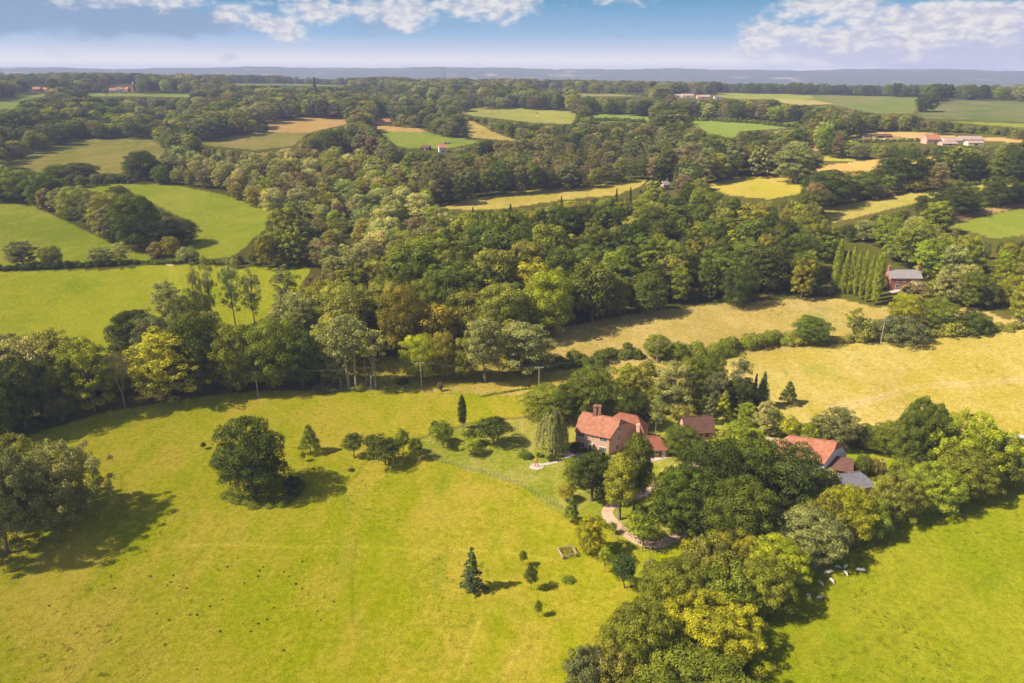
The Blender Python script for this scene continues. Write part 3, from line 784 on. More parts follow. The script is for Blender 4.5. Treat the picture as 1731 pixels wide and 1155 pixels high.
# ------------------------------------------------------------------ single trees, from the photograph
#  x, base, top, width, kind, tint, label
SINGLE = [
    # meadow
    (432, 848, 715, 118, 'oak', 'deep', 'huge dark green oak standing alone in the open meadow'),
    (108, 888, 758, 135, 'feathery', 'grey', 'broad dusky grey-green tree at the meadow edge with its long shadow on the grass'),
    (12, 940, 772, 140, 'feathery', 'dusk', 'dusky grey-green tree with a pale trunk cut by the picture edge, beside the meadow'),
    (30, 868, 745, 110, 'feathery', 'olive', 'taller olive tree behind the pair of dusky trees at the meadow edge'),
    (525, 766, 717, 38, 'pointed', 'mid', 'young pointed green tree alone in the meadow beside the huge oak'),
    (598, 773, 733, 37, 'small', 'dark', 'small dark tree on a thin stem between the pointed tree and the dense dark clump'),
    (632, 764, 733, 32, 'small', 'dark', 'small tree poking out behind the dense dark clump in the meadow'),
    (682, 768, 727, 27, 'small', 'mid', 'small grey-green tree behind the meadow clump, topmost of the group'),
    (703, 777, 742, 27, 'small', 'dark', 'small dark tree at the end of the meadow clump beside the garden fence'),
    (651, 786, 738, 62, 'small', 'deep', 'dense very dark tree branched to the ground in the meadow clump'),
    (782, 724, 671, 17, 'column', 'deep', 'narrow dark columnar tree standing upright beside the garden boundary'),
    (737, 748, 711, 22, 'small', 'dark', 'small dark tree half hidden behind a light green one near the columnar tree'),
    (749, 757, 714, 42, 'small', 'mid', 'light green small tree on a clear stem near the columnar tree'),
    (796, 752, 725, 32, 'small', 'dark', 'small dull green tree between the columnar tree and the round dark lawn tree'),
    (834, 752, 704, 62, 'small', 'deep', 'round dark tree on a short stem on the garden lawn'),
    (796, 769, 740, 38, 'small', 'fresh', 'low light green spreading tree on the lawn in front of the round dark tree'),
    (799, 998, 924, 48, 'cedar', 'blue', 'young dark layered conifer alone in the front of the meadow'),
    (884, 957, 931, 15, 'small', 'mid', 'tiny sapling on a thin stem uphill of a bushier sapling'),
    (898, 997, 957, 24, 'small', 'dark', 'bushy sapling in a guard in the meadow beside the layered conifer'),
    (910, 1042, 1016, 14, 'small', 'mid', 'tiny sapling with a white guard at its foot, lowest in the meadow'),
    (966, 884, 840, 28, 'pointed', 'mid', 'small fresh green tree at the end of the garden fence'),
    (957, 847, 820, 31, 'small', 'gold', 'small orange-tinted tree in front of the dark maple by the drive'),
    (345, 759, 748, 10, 'small', 'deep', 'tiny dark sapling in a pale guard beside the huge oak, towards the woods'),
    (513, 780, 764, 10, 'small', 'mid', 'thin spindly sapling just beside the huge oak shadow'),
    (1000, 846, 765, 66, 'stem', 'deep', 'rounded dark maple in front of the brick farmhouse'),
    (966, 826, 778, 30, 'ash', 'fresh', 'feathery light green tree against the dark maple in front of the farmhouse'),
    (1071, 868, 741, 56, 'stem', 'dark', 'dark half of the tall pair of trees beside the drive'),
    (1047, 878, 772, 58, 'stem', 'gold', 'yellow-green topped half of the tall pair of trees beside the drive'),
    (998, 943, 874, 50, 'ash', 'yellow', 'yellow-green feathery tree next to the timber pen'),
    (1022, 968, 924, 24, 'small', 'fresh', 'light green sapling on a bare stem beside the yellow-green feathery tree'),
    (1055, 994, 937, 42, 'roundpine', 'blue', 'round bluish young pine on a dark stem in the rough grass'),
    (1035, 902, 883, 17, 'small', 'mid', 'tiny tree standing at the bend of the drive'),
    (1087, 922, 866, 62, 'small', 'mid', 'low spreading apple-like tree over the end of the drive'),
    (1100, 978, 945, 24, 'shrub', 'grey', 'grey-green upright shrub between the round pine and the hedge trees'),
    # the big clump in front of the white barn
    (1150, 896, 792, 110, 'hedgetree', 'dark', 'low dark oak at the drive end of the big clump of oaks'),
    (1200, 884, 752, 118, 'oak', 'deep', 'tall dark oak in the big clump behind the drive'),
    (1255, 866, 748, 100, 'oak', 'dark', 'highest oak of the big clump, in front of the brown barn roof'),
    (1318, 872, 750, 130, 'oak', 'deep', 'deep green oak of the big clump that hides the white barn wall'),
    (1240, 925, 812, 130, 'hedgetree', 'dark', 'dark oak at the front foot of the big clump'),
    (1392, 834, 793, 40, 'ash', 'grey', 'grey-green small tree in front of the carport'),
    # hedge trees down to the lower edge
    (990, 1168, 1094, 78, 'bigbush', 'dusk', 'dark grey bush at the lower picture edge beside the meadow'),
    (1040, 1172, 1092, 90, 'bigbush', 'olive', 'olive hedge bush at the lower picture edge beside the dark grey bush'),
    (1075, 1132, 1022, 120, 'hedgetree', 'mid', 'olive-green hedge tree at the lower edge beside the dusky bush'),
    (1100, 1110, 1035, 70, 'hedgetree', 'dark', 'dark bushy hedge tree under the yellow-green tree'),
    (1198, 1106, 1002, 150, 'feathery', 'yellow', 'large bright yellow-green tree at the foot of the hedge'),
    (1165, 1216, 1082, 215, 'hedgetree', 'mid', 'big leafy green tree filling the lower edge of the hedge'),
    (1135, 1034, 945, 118, 'hedgetree', 'mid', 'dark rounded hedge tree between the round pine and the yellow-green tree'),
    (1196, 988, 908, 90, 'bigbush', 'olive', 'dull olive hedge thicket below the big clump of oaks'),
    (1240, 962, 890, 100, 'hedgetree', 'gold', 'bronze-topped round hedge tree below the big clump of oaks'),
    (1225, 1040, 955, 110, 'bigbush', 'mid', 'mid-green thicket in the hedge above the yellow-green tree'),
    (1290, 1032, 942, 92, 'hedgetree', 'mid', 'dark-sided hedge tree beside the shaded field edge near the sheep'),
    (1306, 985, 908, 95, 'hedgetree', 'yellow', 'yellow-topped hedge tree uphill of the bronze one'),
    (1362, 944, 858, 110, 'hedgetree', 'grey', 'grey-green rounded hedge tree above the sheep'),
    (1425, 906, 826, 100, 'hedgetree', 'yellow', 'bright yellow-green beech in the hedge below the slate roof'),
    (1384, 918, 842, 70, 'bigbush', 'olive', 'olive bush packed between the grey-green and the bright yellow-green hedge trees'),
    (1506, 880, 802, 78, 'hedgetree', 'olive', 'brownish olive hedge tree beside the slate roof'),
    (1470, 905, 845, 60, 'bigbush', 'mid', 'mid-green bush by the gap in the hedge'),
    (1572, 858, 784, 90, 'hedgetree', 'fresh', 'light green hedge tree past the gap towards the pale ash'),
    (1626, 838, 760, 95, 'hedgetree', 'mid', 'mid-green hedge tree under the pale yellow-green ash'),
    (1622, 812, 703, 122, 'feathery', 'lime', 'tall pale yellow-green ash rising above the hedge'),
    (1684, 820, 738, 92, 'hedgetree', 'mid', 'mid-green hedge tree next to the pale roof at the picture edge'),
    (1735, 806, 748, 80, 'oak', 'fresh', 'last hedge tree, cut by the picture edge'),
    (1545, 796, 683, 80, 'hedgetree', 'dark', 'tall dark oak with an uneven top behind the garden beside the pale ash'),
    (1530, 822, 778, 60, 'bigbush', 'mid', 'green bush at the end of the barn lawn'),
    (1500, 772, 716, 55, 'oak', 'mid', 'green tree against the straw field behind the barn lawn'),
    (1465, 764, 720, 50, 'oak', 'dark', 'dark green tree behind the barn lawn nearest the red roofed barn'),
    (1412, 764, 692, 60, 'ash', 'dusk', 'grey-green tall tree just behind the red barn roof'),
    (1378, 748, 702, 30, 'ash', 'grey', 'thin grey tree behind the red barn roof'),
    (1334, 748, 706, 36, 'small', 'lime', 'bright yellow-green tree behind the ridge of the red barn roof'),
    (1362, 752, 716, 38, 'small', 'fresh', 'leafy green tree behind the middle of the red barn roof'),
    (1455, 808, 770, 34, 'shrub', 'dark', 'dark bush beside the open carport'),
    (1478, 806, 774, 32, 'shrub', 'olive', 'olive bush behind the dark bush beside the carport'),
    # garden of the farmhouse
    (933, 766, 690, 70, 'willow', 'grey', 'weeping willow beside the brick farmhouse'),
    (1000, 708, 621, 92, 'oak', 'dark', 'tallest oak behind the farmhouse chimney'),
    (925, 714, 652, 90, 'oak', 'mid', 'wide low tree behind the weeping willow'),
    (958, 716, 652, 52, 'oak', 'dark', 'dark tree between the wide low tree and the tallest oak behind the farmhouse'),
    (1070, 728, 664, 58, 'oak', 'deep', 'dense dark tree behind the farmhouse roof end'),
    (1108, 732, 672, 28, 'birch', 'grey', 'pale stemmed birch behind the farmhouse'),
    (1060, 682, 618, 46, 'ash', 'fresh', 'light green tree of the garden copse next to the tallest oak'),
    (1092, 684, 612, 44, 'ash', 'olive', 'olive tree in the garden copse at the straw field edge'),
    (1136, 704, 614, 66, 'ash', 'grey', 'big grey-green ash in the middle of the garden copse'),
    (1165, 674, 606, 46, 'oak', 'mid', 'green tree at the back of the garden copse'),
    (1192, 676, 603, 62, 'oak', 'dark', 'dark tree at the top of the garden copse'),
    (1210, 700, 632, 46, 'ash', 'dusk', 'dusky thin tree in the garden copse'),
    (1246, 694, 603, 34, 'birch', 'dusk', 'tall wispy dusky tree at the end of the garden copse'),
    (1250, 700, 640, 55, 'oak', 'deep', 'dark spreading tree under the tall wispy tree in the copse'),
    (1286, 688, 630, 36, 'spruce', 'grey', 'grey-green conifer at the corner of the garden copse'),
    (1272, 690, 634, 20, 'spruce', 'blue', 'narrow dark conifer next to the grey-green conifer'),
    (1331, 684, 644, 30, 'pointed', 'dark', 'small dark tree standing alone at the edge of the straw field'),
    (1153, 722, 684, 46, 'small', 'olive', 'low olive orchard tree behind the brown barn'),
    (1199, 716, 668, 28, 'pointed', 'dusk', 'dull pointed tree beside the bright yellow conifer'),
    (1222, 710, 660, 28, 'pointed', 'yellow', 'bright yellow-green pointed tree in the garden copse'),
    (1182, 704, 662, 34, 'ash', 'mid', 'green slim tree in front of the dark tree of the copse'),
    (1110, 700, 650, 34, 'ash', 'mid', 'slim green tree just behind the pale stemmed birch'),
    (1246, 752, 710, 46, 'small', 'fresh', 'yellow-green bushy tree beside the brown barn roof'),
    (1262, 722, 682, 36, 'ash', 'fresh', 'light thin tree on the garden strip behind the brown barn'),
    (1292, 738, 680, 36, 'ash', 'pale', 'pale willowy tree between the copse and the red roofed barn'),
    (1312, 740, 702, 30, 'ash', 'grey', 'small grey willowy tree next to the red barn gable'),
    (1150, 778, 722, 58, 'oak', 'dark', 'dark bushy tree between the tiled annex and the brown barn'),
    (1215, 772, 742, 50, 'small', 'fresh', 'light green small tree in front of the brown barn roof'),
    (1182, 776, 742, 44, 'shrub', 'grey', 'grey-green feathery bush under the brown barn wall'),
    # tree belt behind the meadow
    (-12, 752, 632, 90, 'oak', 'dark', 'dark belt tree at the picture edge behind the meadow'),
    (45, 732, 608, 88, 'oak', 'deep', 'very dark belt tree left of the half dead pale one'),
    (70, 708, 578, 86, 'ash', 'pale', 'half dead pale belt tree with yellowish twigs'),
    (106, 716, 612, 74, 'oak', 'dark', 'dark rounded belt tree in front of the pale twiggy one'),
    (22, 668, 570, 90, 'ash', 'dusk', 'dusky belt tree against the bright field'),
    (98, 662, 563, 76, 'ash', 'olive', 'tall olive belt tree against the bright field'),
    (160, 704, 580, 80, 'ash', 'fresh', 'light green ash in the belt behind the meadow'),
    (212, 692, 574, 52, 'bare', 'brown', 'leafless pale dead tree in the belt behind the meadow'),
    (288, 684, 566, 104, 'ash', 'lime', 'large light green ash at the front of the belt'),
    (236, 624, 527, 88, 'oak', 'deep', 'dark round tree breaking the bright field edge above the dead tree'),
    (270, 640, 542, 62, 'oak', 'dusk', 'dusky tree beside the dark round one above the large light ash'),
    (338, 668, 538, 86, 'oak', 'dark', 'tall dark belt tree between the light ash and the pole'),
    (405, 666, 556, 92, 'oak', 'mid', 'green oak of the belt just behind the first pole'),
    (462, 664, 545, 96, 'oak', 'mid', 'broad fresh green oak beside the first pole'),
    (512, 660, 560, 74, 'oak', 'dark', 'dark oak at the end of the belt next to the tall stemmed ashes'),
    (345, 605, 530, 70, 'fluffy', 'olive', 'olive rounded tree behind the belt'),
    (290, 566, 480, 48, 'ash', 'pale', 'thin pale tree sticking up in front of the bright field'),
    (332, 584, 498, 70, 'oak', 'dark', 'round dark tree amid the thin pale poplars'),
    (341, 560, 452, 20, 'birch', 'grey', 'skinny bare-stemmed tree rising high before the bright field'),
    (363, 560, 440, 22, 'birch', 'grey', 'tallest skinny tree of the row before the bright field'),
    (399, 556, 446, 34, 'birch', 'grey', 'tall tapering grey-green tree of the row before the bright field'),
    (432, 556, 460, 36, 'birch', 'grey', 'tall grey tree at the end of the thin row'),
    (487, 536, 454, 40, 'birch', 'dusk', 'dusky upright tree at the corner of the bright field'),
    (505, 585, 500, 92, 'fluffy', 'grey', 'pale grey-green mound of willow behind the belt'),
    # stemmed ashes and the clump by the second pole
    (590, 657, 540, 84, 'bareash', 'grey', 'tall grey ash on long bare trunks before the dark wood'),
    (572, 654, 575, 46, 'ash', 'grey', 'shorter ash tucked beside the tall grey one'),
    (628, 656, 560, 58, 'bareash', 'pale', 'flat topped pale ash on thin bare trunks'),
    (712, 646, 570, 70, 'oak', 'yellow', 'yellow-tinged rounded tree behind the second pole'),
    (752, 644, 567, 44, 'oak', 'gold', 'golden tree just beyond the second pole'),
    (785, 644, 574, 44, 'oak', 'olive', 'olive tree next to the domed tree in the clump'),
    (820, 646, 543, 62, 'stem', 'grey', 'tall domed grey-green tree on a dark trunk in the clump'),
    (884, 638, 549, 100, 'ash', 'grey', 'wide grey-green tree at the end of the clump beside the straw field'),
    # boundary between the two straw fields
    (1110, 610, 567, 46, 'oak', 'mid', 'green tree beside the pole at the start of the long thicket'),
    (1370, 584, 536, 60, 'oak', 'dark', 'dark bushy tree in the boundary between the straw fields'),
    (1440, 574, 522, 28, 'birch', 'mid', 'leaning slim tree in the boundary between the straw fields'),
    (1462, 578, 541, 44, 'shrub', 'olive', 'olive bush in front of the leaning slim tree'),
    (1525, 562, 500, 56, 'oak', 'yellow', 'yellow-green domed tree in the field boundary below the far cottage'),
    (1520, 577, 535, 74, 'bigbush', 'dusk', 'dusky thicket under the yellow-green domed tree'),
    (1582, 562, 506, 58, 'oak', 'mid', 'fresh dark green tree in the field boundary'),
    (1640, 562, 527, 56, 'bigbush', 'dark', 'dark rounded bush at the end of the field boundary'),
    (1600, 566, 538, 46, 'shrub', 'olive', 'low bush joining the last two trees of the field boundary'),
    # left hedges
    (40, 452, 410, 48, 'ash', 'dusk', 'dusky round hedge tree at the corner of the left bright field'),
    (88, 450, 417, 38, 'oak', 'mid', 'small green hedge tree on the low hedge of the left bright field'),
    (172, 448, 418, 42, 'ash', 'grey', 'grey-green hedge bush on the low hedge of the left bright field'),
    (206, 446, 411, 24, 'ash', 'pale', 'pale hedge bush at the end of the low hedge'),
    (237, 424, 335, 80, 'oak', 'dark', 'large dark oak at the end of the slanting hedgerow'),
    (308, 416, 372, 60, 'oak', 'deep', 'dark round oak detached from the slanting hedgerow'),
    (292, 436, 402, 30, 'oak', 'gold', 'bronze-green bush under the detached dark oak'),
    (318, 444, 418, 34, 'shrub', 'grey', 'grey bush by the pale gateway'),
    (268, 436, 410, 30, 'shrub', 'brown', 'brownish bush under the large dark oak'),
    (190, 400, 331, 64, 'oak', 'olive', 'olive oak next to the large dark oak in the slanting hedgerow'),
    (160, 386, 338, 46, 'ash', 'dusk', 'dusky tree in the middle of the slanting hedgerow'),
    (205, 352, 316, 40, 'oak', 'dark', 'dark tree on the far side of the slanting hedgerow'),
    (134, 372, 319, 56, 'oak', 'olive', 'broad tree in the slanting hedgerow'),
    (236, 362, 336, 36, 'oak', 'dark', 'dark tree peeping over the large dark oak'),
    (110, 362, 320, 44, 'ash', 'grey', 'grey-green tree in the upper part of the slanting hedgerow'),
    (75, 352, 296, 54, 'oak', 'dark', 'tall dark tree at the top of the slanting hedgerow'),
    (35, 342, 290, 60, 'oak', 'mid', 'rounded green tree near the top of the slanting hedgerow'),
    (2, 334, 278, 56, 'oak', 'dark', 'dark tree where the slanting hedgerow meets the picture edge'),
    (245, 305, 258, 52, 'oak', 'deep', 'dark tree at the corner between two left fields'),
    (225, 300, 272, 30, 'oak', 'dark', 'small dark tree beside the corner tree between two left fields'),
    (140, 308, 276, 50, 'oak', 'deep', 'very dark tree in the far hedge below the rounded field'),
    (100, 308, 280, 46, 'oak', 'dark', 'dark tree in the far hedge beside the very dark one'),
    # right middle distance
    (1392, 353, 290, 80, 'oak', 'deep', 'large dark oak between the two straw coloured banks'),
    (1455, 338, 292, 60, 'oak', 'dark', 'dark tree between the large oak and the tall mass on the hill'),
    (1522, 322, 258, 92, 'oak', 'deep', 'tall dark mass of oak on the hillside below the farm'),
    (1478, 337, 312, 44, 'shrub', 'brown', 'rusty bush in the line below the tall dark oak'),
    (1545, 325, 303, 40, 'shrub', 'gold', 'bronze bush at the corner of the green bank'),
    (1570, 378, 328, 58, 'oak', 'deep', 'dark oak beside the brown farm track'),
    (1618, 366, 317, 66, 'oak', 'deep', 'broad dark oak of the line above the brown farm track'),
    (1688, 352, 300, 60, 'oak', 'deep', 'round dark oak on the green bank near the picture edge'),
    (1725, 346, 318, 40, 'oak', 'dusk', 'dusky tree where the farm track leaves the picture'),
    (1340, 312, 246, 62, 'ash', 'grey', 'tall pale trunked tree beside the golden slope'),
    (1040, 376, 321, 18, 'spruce', 'blue', 'pointed dark spruce standing above the wood edge'),
    (1063, 376, 319, 18, 'spruce', 'blue', 'second pointed spruce in the wood edge near the pink house'),
    (948, 380, 334, 17, 'spruce', 'blue', 'small pointed conifer at the rough grass edge'),
    (800, 394, 352, 17, 'spruce', 'blue', 'thin pointed conifer at the corner of the rough grass'),
    (863, 390, 347, 22, 'spruce', 'blue', 'broad based conifer in the wood edge below the rough grass'),
    (627, 226, 200, 9, 'column', 'deep', 'far narrow column tree beside the far pink cottage'),
    (535, 176, 133, 17, 'spruce', 'deep', 'far tall pointed conifer above the distant trees'),
    (1565, 190, 160, 36, 'oak', 'deep', 'dark end tree of the long hilltop wood between two far fields'),
]
POPLARS = [(1409, 494, 409, 15), (1423, 497, 428, 9.5), (1433, 497, 421, 11), (1443, 500, 427, 10), (1453, 506, 427, 11), (1464, 511, 437, 10.5), (1477, 516, 421, 18)]
POPLAR_LAB = ['tallest poplar, standing a little apart at the dark wood end of the row', 'thinnest poplar, second in the row from the dark wood', 'slim poplar third in the row from the dark wood',
              'middle poplar of the row beside the far cottage', 'slim poplar, third in the row from the far cottage', 'shorter poplar leaning on the broad end one', 'broad twin-topped poplar nearest the far cottage']

for s in SINGLE:
    kind = s[4]
    cat = 'bush' if kind in ('shrub', 'bigbush') else 'tree'
    nm = {'shrub': 'bush', 'bigbush': 'bush', 'spruce': 'conifer_tree', 'cedar': 'conifer_tree', 'roundpine': 'pine_tree', 'willow': 'willow_tree', 'birch': 'slender_tree', 'bare': 'dead_tree', 'column': 'columnar_tree'}.get(kind, 'tree')
    if s[3] < 18 and kind in ('small', 'pointed'): nm, cat = 'sapling', 'sapling'
    tree(*s, cat=cat, name=nm)
for p, l in zip(POPLARS, POPLAR_LAB):
    tree(*p, 'poplar', 'fresh', l, 'poplar', 'poplar_tree', 'row of poplars by the far cottage', tj=.04)

# garden shrubs: x, base, top, width, tint, label
for x, b, t, w, ti, l in [
    (889, 776, 763, 24, 'dark', 'clipped round dark bush on the lawn below the willow'), (912, 773, 765, 12, 'dark', 'small dark bush between the round bush and the willow'),
    (933, 779, 768, 22, 'deep', 'dark bush under the drooping willow branches'),
    (972, 768, 748, 17, 'deep', 'dark bush against the farmhouse corner by the willow'), (1024, 775, 766, 17, 'fresh', 'light green rounded bush at the farmhouse front corner'),
    (989, 768, 757, 14, 'dark', 'small dark bush beside the farmhouse door'), (1112, 772, 755, 24, 'brown', 'reddish bush in front of the tiled annex'),
    (1006, 781, 766, 16, 'deep', 'dark bush at the end of the terrace in front of the farmhouse'),
    (1162, 776, 764, 30, 'fresh', 'light green bush on the lawn edge below the annex'), (1475, 812, 805, 12, 'gold', 'small golden bush beside the dark slate roof'),
    (500, 838, 806, 34, 'deep', 'dark thorn bush growing beside the trunk of the huge oak'), (594, 797, 792, 12, 'deep', 'small dark clump of rushes in the meadow below the small dark tree'),
    (1228, 752, 725, 34, 'olive', 'olive bush behind the brown barn roof end'), (1275, 752, 728, 30, 'mid', 'green bush beside the red roofed barn gable'),
    (744, 662, 646, 9, 'brown', 'small brown bush near the second pole'), (1590, 826, 806, 40, 'fresh', 'light green bush beyond the barn lawn'),
    (680, 650, 640, 26, 'dark', 'low dark bush at the foot of the yellow-tinged tree'), (550, 661, 644, 40, 'dusk', 'dusky undergrowth bush below the stemmed ashes'),
    (605, 660, 646, 26, 'olive', 'olive bush at the feet of the tall grey ash'), (959, 936, 926, 20, 'olive', 'scrubby weeds growing up inside the timber pen'), (960, 985, 972, 22, 'mid', 'low bramble beside the timber pen'),
    (1500, 858, 842, 30, 'olive', 'olive bush near the hedge gap'), (1450, 836, 820, 26, 'dusk', 'dusky bush along the slate roof'),
    (1500, 560, 540, 50, 'olive', 'olive bush behind the boundary pole'), (1660, 560, 541, 40, 'olive', 'low olive bush ending the field boundary'),
    (1550, 508, 478, 60, 'brown', 'brownish garden bush in front of the far cottage'), (1592, 505, 472, 56, 'olive', 'olive garden bush beside the far cottage lawn'),
    (1490, 490, 465, 22, 'brown', 'pinkish bush between the poplars and the far cottage'), (1497, 484, 460, 12, 'lime', 'yellow-green creeper bush on the gable of the far cottage')]:
    tree(x, b, t, w, 'shrub', ti, l, 'bush', 'bush')

# ------------------------------------------------------------------ hedges: one leafy body along a line
def hedge(name, pix, hh, ww, tint, label, seed, size=.42, dens=26, cat='hedge', wob=.35):
    g = R_(seed)
    P = np.array([at(*p) for p in pix]); o = P.mean(0)
    seg = np.linalg.norm(np.diff(P[:, :2], axis=0), axis=1); n = max(3, int(seg.sum() / (ww * .42)))
    cum = np.concatenate([[0], np.cumsum(seg)]); t = np.linspace(0, cum[-1], n)
    x = np.interp(t, cum, P[:, 0]); y = np.interp(t, cum, P[:, 1])
    L = []
    for i in range(n):
        for k in range(3):
            f = g.uniform(.65, 1.15); r = ww * .34 * f
            xx = x[i] + g.normal(0, ww * .2); yy = y[i] + g.normal(0, ww * .2)
            top = hh * (1 + g.normal(0, wob * .5))
            L.append((xx - o[0], yy - o[1], float(hgt(xx, yy)) - o[2] + max(.1, top - r * .9) * (1., .55, .15)[k], r, .9))
    V, va = lobed(L, int(min(90000, seg.sum() * (2 * hh + ww) * 3.4 / (size * size * .5))), size, g)
    me = npmesh(name, V, np.arange(len(V)).reshape(-1, 4), [M['leaf']], None, {'var': ('FLOAT', 'FACE', va)})
    ob = put(name, me, None, o); ob['tint'] = TINT[tint]
    return tag(ob, label, cat)


hedge('hedge', [(-20, 458), (40, 456), (120, 452), (190, 449), (228, 446)], 2.6, 4.2, 'deep', 'low dark hedge along the top of the left bright field', 1)
hedge('thicket', [(1130, 606), (1180, 602), (1240, 592), (1290, 586), (1322, 581)], 5.2, 9, 'mid', 'long dense green thicket between the two straw fields', 2, dens=30, cat='thicket')
hedge('thicket', [(930, 622), (965, 618), (1010, 612), (1050, 607), (1072, 603)], 4.2, 7, 'dark', 'dark low thicket trailing from the wide grey-green tree to the copse', 3, cat='thicket')
hedge('hedge', [(1335, 584), (1400, 580), (1480, 576), (1560, 570), (1640, 562), (1735, 552)], 2.2, 4.5, 'olive', 'scrubby olive hedge along the crest of the straw field', 4)
hedge('hedge', [(255, 447), (280, 446), (300, 445), (345, 446), (372, 447)], 1.6, 3, 'dark', 'short hedge by the pale gateway of the bright field', 5)
hedge('hedge', [(150, 310), (180, 310), (225, 309)], 5, 6, 'deep', 'dark far hedge below the rounded field', 6, .6)
hedge('hedge', [(1000, 204), (1040, 205), (1090, 207)], 4, 6, 'dark', 'far dark hedge line across the green field beside the lone tree', 7, .9, 14)
hedge('hedge', [(1160, 204), (1215, 205), (1230, 207)], 4, 6, 'dark', 'short far hedge in the curved green field', 8, .9, 14)
hedge('hedge', [(1232, 206), (1290, 210), (1320, 214), (1358, 217)], 4, 6, 'dark', 'curved far hedge through the green field above the round trees', 9, .9, 14)
hedge('hedge', [(895, 657), (850, 664), (812, 671)],   .5, 1.0, 'fresh', 'strip of rough growth along the upper garden boundary', 10, .3)
hedge('bramble_patch', [(392, 845), (412, 849), (440, 850), (470, 851), (492, 848)], .9, 4.4, 'mid', 'patch of low brambles and nettles around the foot of the huge oak', 11, .3, cat='bramble')
hedge('flower_bed', [(938, 775), (952, 779), (962, 780), (970, 777)], .6, 1.6, 'yellow', 'yellowish low flower bed along the terrace edge', 12, .22, 40, cat='flower bed')
hedge('hedge', [(1600, 317), (1660, 312), (1731, 306)], 2.6, 4, 'dark', 'dark hedge along the top of the green bank at the picture edge', 13, .5)
hedge('hedge', [(1680, 292), (1731, 290), (1760, 289)], 5, 6, 'deep', 'dark clipped hedge on the hillside at the picture edge', 14, .5)
hedge('hedge', [(1415, 262), (1446, 265)], 3, 5, 'deep', 'short dark far hedge above the golden slope', 15, .7, 14)
hedge('hedge', [(1445, 241), (1500, 240), (1555, 240)], 2.5, 5, 'dark', 'far hedge in front of the red roofed farm', 16, .8, 14)
hedge('hedge', [(910, 153), (956, 154), (1092, 163)], 4, 9, 'dark', 'very far hedge under the small hilltop field', 17, 1.2, 8)
hedge('hedge', [(1500, 220), (1600, 223), (1731, 229)], 3, 6, 'dark', 'far dark hedge behind the red roofed farm', 18, 1., 9)
# ------------------------------------------------------------------ the woods: everything that is not field, filled tree by tree
SC = 2
mh, mw = int(H / SC), int((W + 400) / SC)
yy, xx = np.mgrid[0:mh, 0:mw]
fmask = field_index(xx * SC - 200., yy * SC + 0.) >= 0
CLEAR = [  # buildings and yards that must stay in sight
    [(1492, 455), (1560, 455), (1560, 488), (1492, 488)], [(1556, 226), (1680, 228), (1680, 245), (1556, 245)], [(1135, 158), (1222, 160), (1222, 168), (1135, 166)],
    [(180, 142), (232, 140), (232, 158), (180, 156)], [(50, 146), (84, 146), (84, 156), (50, 156)], [(634, 196), (664, 197), (664, 212), (634, 211)],
    [(706, 245), (766, 240), (766, 258), (706, 258)], [(1116, 302), (1136, 302), (1136, 322), (1116, 322)], [(1405, 410), (1490, 420), (1490, 500), (1405, 490)],
    [(1455, 224), (1520, 224), (1520, 240), (1455, 240)], [(1030, 310), (1070, 310), (1070, 334), (1030, 334)]]
for c in CLEAR: fmask |= inpoly(xx * SC - 200., yy * SC + 0., c)
FCUM = np.pad(fmask.astype(np.int32), ((1, 0), (1, 0))).cumsum(0).cumsum(1)


def covered(x0, x1, y0, y1):
    """share of a photo rectangle that is open field"""
    a = np.clip(((np.array([x0, x1]) + 200) / SC).astype(int), 0, mw); b = np.clip((np.array([y0, y1]) / SC).astype(int), 0, mh)
    n = max(1, (a[1] - a[0]) * (b[1] - b[0]))
    return (FCUM[b[1], a[1]] - FCUM[b[0], a[1]] - FCUM[b[1], a[0]] + FCUM[b[0], a[0]]) / n


